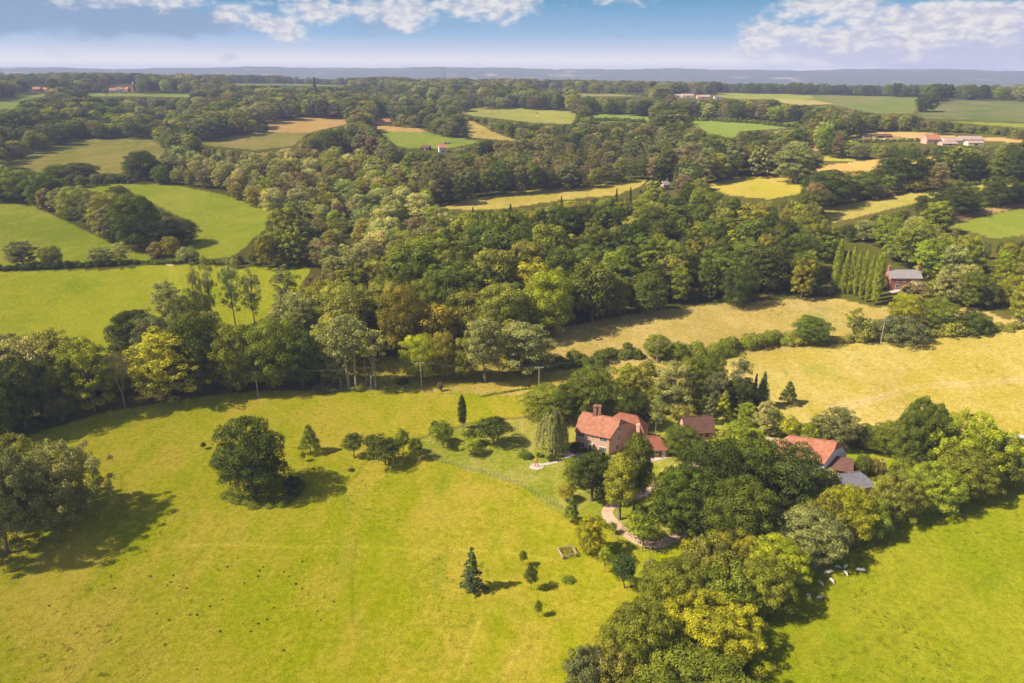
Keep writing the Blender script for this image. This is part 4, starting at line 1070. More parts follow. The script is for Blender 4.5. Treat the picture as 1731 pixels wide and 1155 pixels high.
# tone of the woods by where their crowns show
ZONES = [
    ('pale wood', [(395, 235), (640, 248), (745, 300), (760, 345), (720, 400), (640, 440), (560, 470), (480, 470), (520, 420), (470, 340), (300, 300), (290, 262)], ['pale', 'pale', 'grey', 'pale', 'olive', 'grey', 'fresh', 'olive', 'brown'], ['fluffy', 'ash', 'fluffy', 'wood', 'birch', 'fluffy']),
    ('golden-green wood corner', [(440, 350), (540, 370), (530, 440), (400, 450)], ['olive', 'gold', 'mid', 'dark', 'mid'], ['wood']),
    ('brown wood', [(725, 275), (850, 250), (1000, 238), (1120, 245), (1130, 300), (1000, 310), (860, 320), (740, 332)], ['brown', 'brown', 'dusk', 'dusk', 'olive', 'dark'], ['ash', 'wood', 'ash']),
    ('yellow-tinted wood front', [(620, 440), (760, 440), (900, 430), (960, 480), (960, 560), (640, 600), (540, 560), (560, 490)], ['gold', 'yellow', 'olive', 'mid', 'dark', 'mid', 'dark', 'olive'], ['wood', 'oak']),
    ('big central wood', [(760, 340), (1100, 320), (1390, 360), (1400, 500), (930, 560), (900, 430), (620, 440), (700, 400)], ['dark', 'mid', 'dark', 'deep', 'dark', 'mid', 'dark', 'mid', 'olive', 'gold', 'deep'], ['wood', 'wood', 'oak', 'wood', 'wood', 'ash']),
    ('pine stand', [(1330, 380), (1480, 385), (1500, 440), (1400, 420), (1290, 400)], ['blue', 'blue', 'deep', 'dusk'], ['pine']),
    ('mixed wood above the cottage', [(1480, 370), (1640, 390), (1640, 470), (1500, 460)], ['grey', 'olive', 'fresh', 'dusk', 'mid'], ['ash', 'wood', 'fluffy']),
    ('right hillside wood', [(1560, 395), (2100, 395), (2100, 570), (1560, 540)], ['mid', 'olive', 'dark', 'mid', 'fresh', 'gold'], ['oak', 'wood', 'ash', 'oak']),
    ('left belt', [(-300, 480), (600, 480), (560, 665), (-300, 760)], ['dark', 'mid', 'dusk', 'olive', 'grey', 'deep'], ['wood', 'oak', 'ash']),
    ('left dark wood', [(-300, 170), (240, 180), (240, 250), (100, 260), (-300, 290)], ['dark', 'dusk', 'olive', 'mid', 'deep'], ['wood', 'oak']),
    ('dark hilltop woods', [(1180, 125), (1610, 130), (1610, 170), (1180, 160)], ['deep', 'dark', 'dark'], ['wood']),
]
DEFAULT = ('rolling woodland', None, ['dark', 'dusk', 'deep', 'olive', 'dark', 'mid', 'dusk', 'brown', 'deep', 'grey'], ['wood', 'oak', 'wood', 'ash'])
TIN_WORD = dict(dark='dark green', deep='very dark green', mid='mid green', fresh='fresh light green', yellow='yellow-green', gold='bronze-green', olive='olive', grey='grey-green',
                pale='pale', brown='brown-tinged', blue='bluish dark', dusk='dusky', lime='bright light green')

cand = []
g = R_(77)
D = 195.
while D < 2600:
    spacing = np.interp(D, [195, 320, 700, 1400, 2600], [10.6, 11, 13, 19, 26])
    na = int(1.75 * D / spacing)
    for j in range(na):
        a = -.875 + 1.75 * (j + .5) / na + g.normal(0, .28) * spacing / D
        d = D + g.normal(0, .3) * spacing
        cand.append((d * math.sin(a), d * math.cos(a)))
    D += spacing * .9
cand = np.array(cand)
cz = hgt(cand[:, 0], cand[:, 1])
cpx, cpy, cdep = proj(cand[:, 0], cand[:, 1], cz)
ok = (cpx > -190) & (cpx < W + 190) & (cpy < 770)
cand, cz, cpx, cpy, cdep = cand[ok], cz[ok], cpx[ok], cpy[ok], cdep[ok]
hit = ray(cpx, cpy)[0]; hid = np.hypot(hit[:, 0], hit[:, 1]) < np.hypot(cand[:, 0], cand[:, 1]) * .96
PL = np.array(PLACED)
FILL = []
order = np.argsort(cdep)
for i in order:
    x, y, z, bx, by, dp1 = cand[i, 0], cand[i, 1], cz[i], cpx[i], cpy[i], cdep[i]
    if np.any(np.hypot(PL[:, 0] - x, PL[:, 1] - y) < PL[:, 2] * .62 + 2.6) and dp1 < 700: continue
    s = F / dp1
    hh = g.uniform(13, 20.5) * (1 + .16 * math.sin(x / 55 + y / 140) + .1 * math.sin(x / 23 + 2))
    if dp1 > 800: hh *= .95 + .3 * math.sin(x / 37 + y / 90) * math.sin(x / 71 + 1.3) + g.normal(0, .1)
    if dp1 > 800: hh = min(hh * 1.12, 22.)
    zy = by - hh * s * .75
    zone = DEFAULT
    for zn in ZONES:
        if inpoly(np.array([bx]), np.array([zy]), zn[1])[0]: zone = zn; break
    if zone[0] == 'pale wood': hh *= .68
    kind = zone[3][int(g.integers(len(zone[3])))]
    if zone[0] in ('rolling woodland', 'big central wood', 'right hillside wood') and g.random() < .05: kind = ['spruce', 'poplar', 'bare', 'pine'][int(g.integers(4))]
    rr = (1.25 if dp1 > 650 else 1.) * hh * dict(wood=.36, oak=.40, ash=.29, fluffy=.44, pine=.26, birch=.24, spruce=.22, poplar=.12, bare=.26)[kind] * g.uniform(.72, 1.36)
    if zone[0] == 'dark hilltop woods': hh = 20 * g.uniform(.8, 1.15)
    if hid[i]:
        if covered(bx - 3, bx + 3, by - hh * s * .9, by - hh * s * .6) < .5: FILL.append((x, y, z, hh, rr, kind, zone[2][int(g.integers(len(zone[2])))], zone[0], bx, by))
        continue
    for shrink in (1., .72, .5, .34, .22):
        h2, r2 = hh * shrink, rr * (shrink ** .72)
        hp = h2 * s; wp = r2 * s * 1.05
        top = covered(bx - wp * .45, bx + wp * .45, by - hp - 1, by - hp * .55)
        body = covered(bx - wp * .8, bx + wp * .8, by - hp * .7, by - hp * .2)
        foot = covered(bx - wp * .5, bx + wp * .5, by - hp * .2, by + 1)
        if top < .03 and body < .06 and foot < .3: break
    else: continue
    tint = zone[2][int(g.integers(len(zone[2])))]
    if shrink < .4: kind = 'shrub'
    FILL.append((x, y, z, h2, r2, kind, tint, zone[0], bx, by))

VIS = [f for f in FILL if f[5] != 'shrub' and -10 < f[8] < W + 10 and f[9] < H]
N_SINGLE = sum(1 for o in COL.objects if o.get('category') == 'tree')
LIMIT = max(0, 296 - N_SINGLE)
indiv = set(id(f) for f in VIS[:LIMIT])
for f in VIS[:LIMIT]:
    x, y, z, h, r, kind, tint, zone = f[:8]
    plant((x, y, z - .2), h, r, kind, tint, f'{TIN_WORD[tint]} {dict(ash="upright open", wood="full crowned", oak="broad", fluffy="bushy rounded", pine="pine-like", birch="slender airy", spruce="pointed", poplar="narrow", bare="half bare")[kind]} tree among the {zone}', 'tree', 'tree',
          f'{TIN_WORD[tint]} {kind} trees of the {zone}', tj=.18)
rest = [f for f in FILL if id(f) not in indiv]
print('trees: single', N_SINGLE, 'wood individuals', len(VIS[:LIMIT]), 'woodland', len(rest))

# the remaining woodland reads as one mass: one object that sets tree shapes on scattered points
lib = bpy.data.collections.new('tree_shapes')
order_names = sorted(k for k in TPL if k.rstrip('0123456789') in ('wood', 'oak', 'ash', 'fluffy', 'pine', 'birch', 'spruce', 'poplar', 'bare', 'shrub'))
for k in order_names:
    T = TPL[k]
    o = bpy.data.objects.new('shape_' + k, T['crown']); lib.objects.link(o)
idx_of = {k: i for i, k in enumerate(order_names)}
n = len(rest)
me = bpy.data.meshes.new('woodland'); me.vertices.add(n)
me.vertices.foreach_set('co', np.array([(f[0], f[1], f[2]) for f in rest], np.float32).ravel())
kk = np.zeros(n, np.int32); sc = np.zeros((n, 3), np.float32); rz = np.zeros((n, 3), np.float32); tt = np.ones((n, 4), np.float32)
rr_ = random.Random(5)
for i, f in enumerate(rest):
    k = rr_.choice([q for q in order_names if q.rstrip('0123456789') == f[5]]); T = TPL[k]
    kk[i] = idx_of[k]; sc[i] = (f[4] / T['R'], f[4] / T['R'] * rr_.uniform(.9, 1.1), f[3] / T['H']); rz[i, 2] = rr_.uniform(0, 6.28)
    fa = 1 + rr_.uniform(-.2, .2); tt[i, :3] = [c * fa * (1 + rr_.uniform(-.08, .08)) for c in TINT[f[6]]]
for nm, typ, dat, key in (('pick', 'INT', kk, 'value'), ('size', 'FLOAT_VECTOR', sc, 'vector'), ('turn', 'FLOAT_VECTOR', rz, 'vector'), ('tint', 'FLOAT_COLOR', tt, 'color')):
    a = me.attributes.new(nm, typ, 'POINT'); a.data.foreach_set(key, dat.ravel())
me.materials.append(M['leaf'])
wood = put('woodland', me)
tag(wood, 'rolling mass of mixed woodland between the fields to the horizon', 'woodland', kind='stuff')
ng = bpy.data.node_groups.new('scatter', 'GeometryNodeTree')
ng.interface.new_socket('Geometry', in_out='INPUT', socket_type='NodeSocketGeometry'); ng.interface.new_socket('Geometry', in_out='OUTPUT', socket_type='NodeSocketGeometry')
N_ = ng.nodes
gi, go = N_.new('NodeGroupInput'), N_.new('NodeGroupOutput')
ci = N_.new('GeometryNodeCollectionInfo'); ci.inputs['Collection'].default_value = lib; ci.inputs['Separate Children'].default_value = True; ci.inputs['Reset Children'].default_value = True
ip = N_.new('GeometryNodeInstanceOnPoints'); ip.inputs['Pick Instance'].default_value = True


def attr(nm, typ):
    a = N_.new('GeometryNodeInputNamedAttribute'); a.data_type = typ; a.inputs['Name'].default_value = nm; return a.outputs['Attribute']


e2r = N_.new('FunctionNodeEulerToRotation')
lk = ng.links.new
lk(gi.outputs[0], ip.inputs['Points']); lk(ci.outputs[0], ip.inputs['Instance'])
lk(attr('pick', 'INT'), ip.inputs['Instance Index']); lk(attr('size', 'FLOAT_VECTOR'), ip.inputs['Scale'])
lk(attr('turn', 'FLOAT_VECTOR'), e2r.inputs[0]); lk(e2r.outputs[0], ip.inputs['Rotation'])
lk(ip.outputs[0], go.inputs[0])
md = wood.modifiers.new('scatter', 'NODES'); md.node_group = ng
# ------------------------------------------------------------------ buildings
def building(name, label, P, yaw, L, Dp, e, r, wm, rm, hip=(None, None), inset=(.6, .6), over=.3, skew=0., group=None, cat='house', ridge_y=.5, base=0.):
    """x along the front, y into depth; the origin is the middle of the front wall foot. hip = height where each end's hip starts (None: plain gable)"""
    root = thing(name, label, cat, (P[0], P[1], P[2] + base), math.radians(yaw), group)
    x0, x1 = -L / 2, L / 2
    ry = Dp * ridge_y
    zh = [r - .02 if h is None else max(h, e + .02) for h in hip]
    ins = [0. if h is None else i for h, i in zip(hip, inset)]
    yf = lambda z: ry * (z - e) / (r - e)
    yb = lambda z: Dp - (Dp - ry) * (z - e) / (r - e)
    ring = lambda x, z, sk: [(x + sk * q / Dp, q, zz) for q, zz in ((0, -.6), (Dp, -.6), (Dp, e - .08), (yb(z), z - .1), (yf(z), z - .1), (0, e - .08))]
    MB().solid(ring(x0, zh[0], 0), ring(x1, zh[1], skew)).build('wall', wm, root)
    o = over; m = MB()
    dz = o * (r - e) / ry; dzb = o * (r - e) / (Dp - ry)
    gx = [x0 - o * .6, x1 + o * .6]
    X = lambda x, y, k: x + (skew * y / Dp if k else 0)
    RL, RR = (gx[0] + ins[0] + .0, ry, r), (X(gx[1], ry, 1) - ins[1], ry, r)
    HLf, HRf = (gx[0], yf(zh[0]), zh[0]), (X(gx[1], yf(zh[1]), 1), yf(zh[1]), zh[1])
    HLb, HRb = (gx[0], yb(zh[0]), zh[0]), (X(gx[1], yb(zh[1]), 1), yb(zh[1]), zh[1])
    m.slab([(gx[0], -o, e - dz), (X(gx[1], -o, 1), -o, e - dz), HRf, RR, RL, HLf], .16)
    m.slab([(X(gx[1], Dp + o, 1), Dp + o, e - dzb), (gx[0], Dp + o, e - dzb), HLb, RL, RR, HRb], .16)
    if hip[0] is not None: m.slab([(HLb[0] - .1, HLb[1], HLb[2]), (HLf[0] - .1, HLf[1], HLf[2]), RL], .14)
    if hip[1] is not None: m.slab([(HRf[0] + .1, HRf[1], HRf[2]), (HRb[0] + .1, HRb[1], HRb[2]), RR], .14)
    rf = m.build('roof', rm, root)
    mb = MB().tube([RL, RR], .12, 6); mb.build('ridge_tiles', rm, rf)
    root['dims'] = (L, Dp, e, r)
    return root, rf


def window(root, side, c, z, w, h, lights=2, rows=1, frame='white', Dp=0, L=0, skew=0):
    """a framed window standing 3 cm proud of its wall; side front/left/right/back"""
    f, p = MB(), MB()
    t = .075
    f.box(-w / 2 - .06, w / 2 + .06, -.06, .02, -h / 2 - .06, -h / 2 + t); f.box(-w / 2 - .06, w / 2 + .06, -.06, .02, h / 2 - t, h / 2 + .06)
    for i in range(lights + 1):
        xx_ = -w / 2 + w * i / lights
        f.box(xx_ - t / 2, xx_ + t / 2, -.055, .02, -h / 2 + t, h / 2 - t)
    for j in range(1, rows):
        zz = -h / 2 + h * j / rows
        f.box(-w / 2, w / 2, -.05, .015, zz - .025, zz + .025)
    p.box(-w / 2 + .03, w / 2 - .03, -.03, -.004, -h / 2 + .05, h / 2 - .05)
    w_ = f.build('window', M[frame], root)
    loc, rz = {'front': ((c, -.01, z), 0), 'back': ((c, Dp + .01, z), math.pi), 'right': ((L / 2 + .01, c, z), math.pi / 2), 'left': ((-L / 2 - .01, c, z), -math.pi / 2)}[side]
    if side == 'right' and skew:
        loc = (L / 2 + skew * c / Dp + .01, c, z); rz = math.pi / 2 - math.atan(skew / Dp)
    w_.location = loc; w_.rotation_euler = (0, 0, rz)
    p.build('pane', M['glass'], w_)
    return w_


def door(root, c, w, h, mat='dark_wood', side='front', L=0):
    b = MB().box(-w / 2, w / 2, -.05, .02, 0, h); d = b.build('door', M[mat], root)
    d.location, d.rotation_euler = ((c, -.01, .02), (0, 0, 0)) if side == 'front' else (((L / 2 + .01), c, .02), (0, 0, math.pi / 2))
    MB().box(w / 2 - .16, w / 2 - .08, -.1, -.05, h * .45, h * .5).build('handle', M['metal'], d)
    return d


def chimney(rf, x, y, z0, z1, w, d, mat, pots=2):
    b = MB().box(x - w / 2, x + w / 2, y - d / 2, y + d / 2, z0, z1 - .35).box(x - w / 2 - .07, x + w / 2 + .07, y - d / 2 - .07, y + d / 2 + .07, z1 - .35, z1 - .12)
    b.box(x - w / 2 - .02, x + w / 2 + .02, y - d / 2 - .02, y + d / 2 + .02, z1 - .12, z1)
    c = b.build('chimney', mat, rf)
    if pots:
        for k in range(pots): b.tube([(x + (k - (pots - 1) / 2) * w / pots * .9, y, z1 - .05), (x + (k - (pots - 1) / 2) * w / pots * .9, y, z1 + .4)], [.13, .11], 8)
        c.data = b.mesh('chimney', mat)
    return c


# the brick farmhouse -------------------------------------------------------
u = Vector((math.cos(math.radians(-25)), math.sin(math.radians(-25)), 0)); nrm_ = Vector((-u.y, u.x, 0))
FR = Vector(at(1029.6, 769.6))
FH = FR - u * 4.5
gz0 = float(hgt(FH.x, FH.y))
root, rf = building('farmhouse', 'large brick farmhouse with a red clay tiled roof and a double chimney', (FH.x, FH.y, gz0), -25, 9., 8.6, 5.1, 8.75, M['brick'], M['tile'], (7.3, 7.3), (.6, .6), .32, skew=4.4, ridge_y=.41)
for c, z, w, h, n in ((-3.0, 4.0, 1.75, 1.15, 4), (-.15, 3.95, .62, .7, 2), (2.75, 4.0, 1.75, 1.15, 4), (-3.0, 1.3, 1.8, 1.5, 4), (2.75, 1.25, 1.75, 1.3, 4)):
    window(root, 'front', c, z, w, h, n)
for c, z, w, h, n, rw in ((2.9, 6.25, .95, 1.1, 2, 2), (2.9, 3.9, .95, 1.75, 2, 4), (2.5, 1.4, 1.1, 1.4, 3, 1)):
    window(root, 'right', c, z, w, h, n, rw, L=9., Dp=8.6, skew=4.4)
door(root, -.2, 1.0, 2.05, 'dark_wood')
pb = MB().box(-.75, .35, -.95, -.06, 2.28, 2.4).box(-.7, -.6, -.9, -.8, 0, 2.28).box(.2, .3, -.9, -.8, 0, 2.28)
pb.build('porch', M['cream'], root)
g_ = MB().tube([(-4.6, -.36, 4.72), (4.6, -.36, 4.72)], .06, 6).tube([(4.42, -.1, 4.6), (4.42, -.1, 0)], .05, 6); g_.build('gutter', M['dark_wood'], root)
for k, x in enumerate((-.75, .3)): chimney(rf, x, 3.6 + k * .25, 7.6, 11.2, .9, .95, M['brick_dark'], 0)
# rear wing: low hipped block behind, reaching past the gable
MB().box(1.0, 10.6, 8.9, 13.6, -.5, 3.5).build('rear_wing', M['brick'], root)
G1, G2, G3, G4, G5, G6 = (.6, 8.68, 3.3), (11., 8.68, 3.3), (11., 14., 3.3), (.6, 14., 3.3), (3.4, 11.3, 6.6), (8.2, 11.3, 6.6)
rwo = MB().slab([G1, G2, G6, G5], .15).slab([G2, G3, G6], .15).slab([G3, G4, G5, G6], .15).slab([G4, G1, G5], .15).build('rear_roof', M['tile_red'], root)
MB().tube([G5, G6], .1, 6).build('ridge_tiles', M['tile_red'], rwo)
cb = MB().box(9.2, 10.15, 6.6, 7.5, -.4, 6.2).box(9.13, 10.22, 6.53, 7.57, 6.2, 6.4).box(9.3, 10.05, 6.7, 7.4, 6.4, 6.6)
cb.build('chimney_stack', M['brick'], root)

# tiled annex
A0 = at(1103, 774)
root, rf = building('annex', 'low brick annex with a red tiled hipped roof beside the farmhouse', A0, 3, 7.6, 5.2, 2.5, 4.7, M['brick_red'], M['tile_red'], (2.5, 2.5), (2.2, 2.2), .35, cat='annex')
window(root, 'front', .9, 1.4, 1.3, 1.1, 3); window(root, 'front', -1.6, 1.4, 1.0, 1.1, 2); door(root, 2.7, .9, 2.0, 'white')

# brown barn behind
B0 = Vector(at(1182, 744))
root, rf = building('tiled_barn', 'small barn with a weathered brown tiled roof behind the farmhouse garden', B0, 7, 8.0, 5.6, 2.4, 5.6, M['brick'], M['tile_dark'], (None, None), cat='barn')
for c in (-2, 2): window(root, 'front', c, 1.3, 1.0, .9, 2, frame='dark_wood')
door(root, 0, 1.6, 2.0)

# white boarded barn with bright red roof; its end wall runs askew
Wb = Vector(at(1350, 802))
root, rf = building('white_barn', 'white weatherboarded barn with a bright red tiled roof behind the oak clump', Wb, -17, 10.4, 6.6, 4.2, 8.3, M['white_board'], M['tile_bright'], (4.3, 6.6), (2.4, .5), .3, skew=5.6, cat='barn')
for c in (-3.2, 0, 3.2): window(root, 'front', c, 2.6, 1.2, 1.4, 3)
door(root, 1.6, 1.1, 2.1)

# carport
Cp = Vector(at(1415, 809))
yw = math.radians(-20)
root = thing('carport', 'open fronted two bay carport on oak posts with a brown tiled roof', 'carport', Cp, yw)
for x in (-2.75, 0, 2.75): MB().box(x - .15, x + .15, -.1, .2, -.3, 2.25).build('post', M['oak_post'], root)
MB().box(-2.9, 2.9, -.08, .18, 2.25, 2.5).build('beam', M['oak_post'], root)
MB().box(-2.9, 2.9, 5.0, 5.15, -.3, 2.4).box(-2.9, -2.78, .5, 5.0, -.3, 2.4).box(2.78, 2.9, .5, 5.0, -.3, 2.4).build('back_wall', M['dark_wood'], root)
cr = MB().slab([(-3.1, -.45, 2.35), (3.1, -.45, 2.35), (3.1, 2.5, 4.6), (-3.1, 2.5, 4.6)], .15).slab([(3.1, 5.5, 2.35), (-3.1, 5.5, 2.35), (-3.1, 2.5, 4.6), (3.1, 2.5, 4.6)], .15)
cr.build('roof', M['tile_dark'], root)
for s in (-1, 1): MB().solid([(s * 2.9, .1, 2.5), (s * 2.9, 4.9, 2.5), (s * 2.84, 4.9, 2.5), (s * 2.84, .1, 2.5)], [(s * 2.9, 2.4, 4.35), (s * 2.9, 2.6, 4.35), (s * 2.84, 2.6, 4.35), (s * 2.84, 2.4, 4.35)]).build('gable_board', M['dark_wood'], root)

# the car in the first bay
R2 = Matrix.Rotation(yw, 4, 'Z')
cp = Cp + (R2 @ Vector((-1.4, 2.3, 0)))
car = thing('parked_car', 'pale silver car parked nose out under the carport', 'car', (cp.x, cp.y, Cp.z), yw)
prof = [(-2.0, .35), (-2.02, .62), (-1.9, .78), (-.95, .92), (-.35, 1.4), (.9, 1.45), (1.75, 1.0), (2.0, .95), (2.03, .35)]
b = MB(); wid = lambda z: .86 if z < .95 else .68
b.solid([(-wid(z), y, z) for y, z in prof], [(wid(z), y, z) for y, z in prof]); body = b.build('body', M['car_paint'], car)
bv = body.modifiers.new('soft', 'BEVEL'); bv.width = .06; bv.segments = 2
MB().quad((-.6, -.93, .985), (.6, -.93, .985), (.56, -.4, 1.38), (-.56, -.4, 1.38)).build('windscreen', M['glass'], car)
for s in (-1, 1):
    MB().quad((s * .80, -.7, .98), (s * .80, 1.35, .98), (s * .715, .85, 1.36), (s * .715, -.3, 1.34)).build('side_window', M['glass'], car)
    MB().box(s * .62 - .16, s * .62 + .16, -2.05, -1.93, .6, .74).build('headlight', M['white'], car)
    for yy_ in (-1.25, 1.3): MB().tube([(s * .7, yy_, .32), (s * .9, yy_, .32)], [.32, .32], 14).build('wheel', M['rubber'], car)

# slate roofed shed by the hedge
S0 = Vector(at(1450, 838))
root, rf = building('slate_shed', 'low building with a grey slate roof beside the hedge trees', S0, 12, 8.4, 6.0, 2.2, 4.3, M['brick'], M['slate'], (None, 2.2), (.2, 2.4), cat='shed')
door(root, 0, 1.8, 2.0)

# pale roof at the picture edge behind the hedge
P0 = Vector(at(1722, 766))
root, rf = building('pale_shed', 'pale flat roofed shed at the picture edge behind the hedge', P0, 10, 8, 5, 2.3, 2.9, M['cream'], M['canvas'], cat='shed')
door(root, -2, 1.2, 1.9)
# far cottage of brick with slate roof
Fc = Vector(at(1529, 489))
root, rf = building('far_cottage', 'red brick cottage with pale slate roof beside the row of poplars', Fc, 0, 12.2, 6.4, 4.6, 7.0, M['brick_red'], M['slate_pale'], cat='cottage')
for c, z, w, h in ((-3.2, 3.5, 1.1, 1.0), (-.6, 3.5, 1.1, 1.0), (2.2, 3.5, .9, 1.1), (-3.2, 1.2, 1.1, 1.4), (2.9, 1.2, 1.1, 1.3)): window(root, 'front', c, z, w, h, 2)
door(root, .2, .9, 2.0)
for x in (-5.7, 5.7): chimney(rf, x, 3.2, 6.2, 8.6, .9, .9, M['brick_red'], 2)
MB().slab([(2.6, -2.2, 2.2), (5.6, -2.2, 2.2), (5.6, -.05, 3.0), (2.6, -.05, 3.0)], .1).box(2.7, 5.5, -2.0, -.02, -.3, 2.15).build('porch', M['white'], root)

# far houses and farms: x, base y, width px, wall px height, name, label, wall, roof, yaw
FARH = [
    (1578, 243, 25, 7, 'farmhouse', 'red roofed brick farmhouse on the far hillside', 'brick', 'tile_bright', 4, 8, (None, None), 1),
    (1612, 242, 30, 4, 'farm_shed', 'low farm shed directly beside the far red roofed farmhouse', 'cream', 'pink_roof', 0, 9, (None, None), 0),
    (1606, 246, 26, 3, 'farm_shed', 'pinkish long low roof in front of the far farm sheds', 'brick', 'pink_roof', 0, 7, (None, None), 0),
    (1644, 240, 36, 4, 'farm_shed', 'long pinkish roofed barn at the end of the far farm', 'cream', 'pink_roof', -3, 10, (None, None), 0),
    (1650, 246, 26, 4, 'farm_shed', 'pale walled shed in front of the long pinkish barn of the far farm', 'cream', 'pink_roof', -3, 7, (None, None), 0),
    (1504, 239, 16, 3, 'shed', 'little white shed in the far paddock', 'white', 'tile', 0, 5, (None, None), 0),
    (1465, 233, 12, 3, 'shed', 'little brown shed alone in the far paddock by the trees', 'brick', 'tile_dark', 0, 5, (None, None), 0),
    (1496, 233, 24, 3, 'stable', 'dark long stable block in the far paddock', 'dark_wood', 'tile_dark', 0, 6, (None, None), 0),
    (1500, 222, 22, 3, 'field_shelter', 'dark open shelter above the far paddock', 'dark_wood', 'slate', 0, 6, (None, None), 0),
    (1163, 165, 20, 3, 'farm_shed', 'long pinkish roofed barn of the hilltop farm', 'cream', 'pink_roof', 0, 12, (None, None), 0),
    (1146, 165, 14, 3, 'farm_shed', 'small pinkish barn at the end of the hilltop farm near the lone tree', 'brick', 'pink_roof', 0, 10, (None, None), 0),
    (1190, 167, 22, 3, 'farm_shed', 'wide brick barn of the hilltop farm below the dark trees', 'brick', 'pink_roof', 0, 12, (None, None), 0),
    (1214, 167, 12, 2.5, 'farm_shed', 'little end barn of the hilltop farm next to the green field', 'cream', 'slate', 0, 9, (None, None), 0),
    (203, 156, 13, 6, 'house', 'white fronted gabled house in the distant hamlet', 'white', 'tile', 20, 8, (None, None), 1),
    (190, 156, 12, 4, 'house', 'red roofed house in the distant hamlet beside the white fronted one', 'cream', 'tile', 10, 8, (None, None), 1),
    (213, 155, 9, 5, 'house', 'dark red house between the white fronted house and the oast tower', 'brick_red', 'tile', -15, 8, (None, None), 1),
    (62, 155, 15, 5, 'house', 'distant red brick house at the edge of the far pasture', 'brick_red', 'tile', 10, 8, (None, None), 1),
    (76, 155, 10, 4, 'house', 'smaller distant pink house beside the red brick one above the pasture', 'brick', 'tile', 0, 8, (None, None), 1),
    (648, 211, 24, 5, 'cottage', 'distant pink cottage with red roof above the golden stubble', 'brick', 'tile', 8, 7, (None, None), 1),
    (718, 254, 15, 4, 'barn', 'dark red barn beside the green paddock', 'dark_wood', 'tile_dark', -10, 7, (None, None), 0),
    (749, 258, 13, 8, 'house', 'small white and brown house in front of the brown wood', 'white', 'tile', 12, 7, (None, None), 1),
    (757, 243, 7, 2, 'field_shelter', 'tiny dark shelter at the top of the green paddock', 'dark_wood', 'slate', 0, 4, (None, None), 0),
    (1127, 322, 12, 10, 'cottage', 'narrow pinkish house gable hidden amid the wood edge', 'brick', 'slate_pale', 25, 8, (None, None), 1),
    (1106, 199, 15, 2.5, 'shed', 'dark low shed behind the far green field next to round trees', 'dark_wood', 'slate', 0, 6, (None, None), 0),
]
for x, b_, w, wh, nm, lab, wm, rm, yaw, dpt, hp, det in FARH:
    P = Vector(at(x, b_)); dp = float(proj(P.x, P.y, P.z)[2]); s = F / dp
    L = w * (.8 if x < 240 else 1) / s; e = wh * (.8 if x < 240 else 1) / s
    root, rf = building(nm, lab, P, yaw, L, min(dpt, L * 1.1), e, e + min(dpt, L) * (.42 if det else .22), M[wm], M[rm], hp, over=.25, cat={'farm_shed': 'barn', 'field_shelter': 'shelter'}.get(nm, nm))
    if det:
        k = 2 if L < 10 else 3
        for i in range(k):
            for zz in ((.28, .72) if e > 4 else (.5,)): window(root, 'front', (i - (k - 1) / 2) * L / k * .85, e * zz, min(1.3, L * .16), min(1.2, e * .24), 2)
        door(root, 0 if k == 2 else L * .14, .95, 2.0)
        chimney(rf, L * .4, min(dpt, L * 1.1) / 2, e + .8, e + min(dpt, L) * .42 + 1.3, .8, .8, M['brick_dark'], 2)
    else:
        door(root, 0, min(2.4, L * .2), min(2.2, e * .75), 'dark_wood' if wm != 'dark_wood' else 'wood')
# oast tower
P = Vector(at(227, 156)); root = thing('oast_tower', 'distant round oast tower with a white cowl', 'oast house', P)
MB().tube([(0, 0, -.5), (0, 0, 7)], [3.4, 3.3], 16).build('wall', M['brick_red'], root)
rfo = MB().tube([(0, 0, 7), (0, 0, 13.5)], [3.6, .7], 16).build('roof', M['tile_dark'], root)
MB().tube([(0, 0, 13.5), (0, .3, 15), (0, .8, 16)], [.95, .8, .35], 10).build('cowl', M['white'], rfo)

# ------------------------------------------------------------------ ways and paved ground
strip('driveway', [(1225, 870), (1150, 905), (1112, 921), (1078, 914), (1052, 896), (1030, 876), (1028, 862), (1045, 850), (1080, 838), (1110, 822), (1140, 806), (1175, 786), (1215, 770)], [2.4, 2.4, 2.4, 2.5, 2.6, 2.6, 2.4, 2.2, 2.1, 2.2, 2.2, 2.4, 2.8], M['gravel'], .06)
strip('path', [(903, 788), (922, 785), (944, 780), (962, 773)], [1.1, 1.1, 1.1, 1.3], M['paving'], .055)
cc = at(907, 789)
sheet('paved_circle', [(cc[0] + 1.75 * math.cos(a), cc[1] + 1.6 * math.sin(a)) for a in np.linspace(0, 6.283, 20, endpoint=False)], M['paving'], .064, .8)
sheet('terrace', [at(*p)[:2] for p in [(940, 768), (962, 764), (975, 763), (1000, 772), (985, 776), (966, 780), (960, 772)]], M['paving'], .07, 1.)
sheet('side_terrace', [at(*p)[:2] for p in [(1022, 780), (1038, 776), (1090, 776), (1126, 770), (1142, 771), (1100, 782), (1040, 784)]], M['paving'], .06, 1.)
sheet('yard', [at(*p)[:2] for p in [(1378, 822), (1400, 806), (1440, 806), (1450, 816), (1420, 836), (1385, 842)]], M['gravel'], .07, 1.5)
sheet('gateway_earth', [at(*p)[:2] for p in [(1482, 896), (1510, 884), (1518, 890), (1492, 903)]], M['dirt'], .05, 1.)
sheet('gateway_earth', [at(*p)[:2] for p in [(277, 443), (284, 442), (294, 450), (284, 450)]], M['dirt'], .1, 2.)
sheet('track', [at(*p)[:2] for p in [(1502, 493), (1520, 488), (1530, 490), (1510, 497)]], M['paving'], .1, 2.)
strip('track', [(1260, 748), (1275, 744), (1300, 743), (1318, 745)], 2.2, M['dirt'], .06)

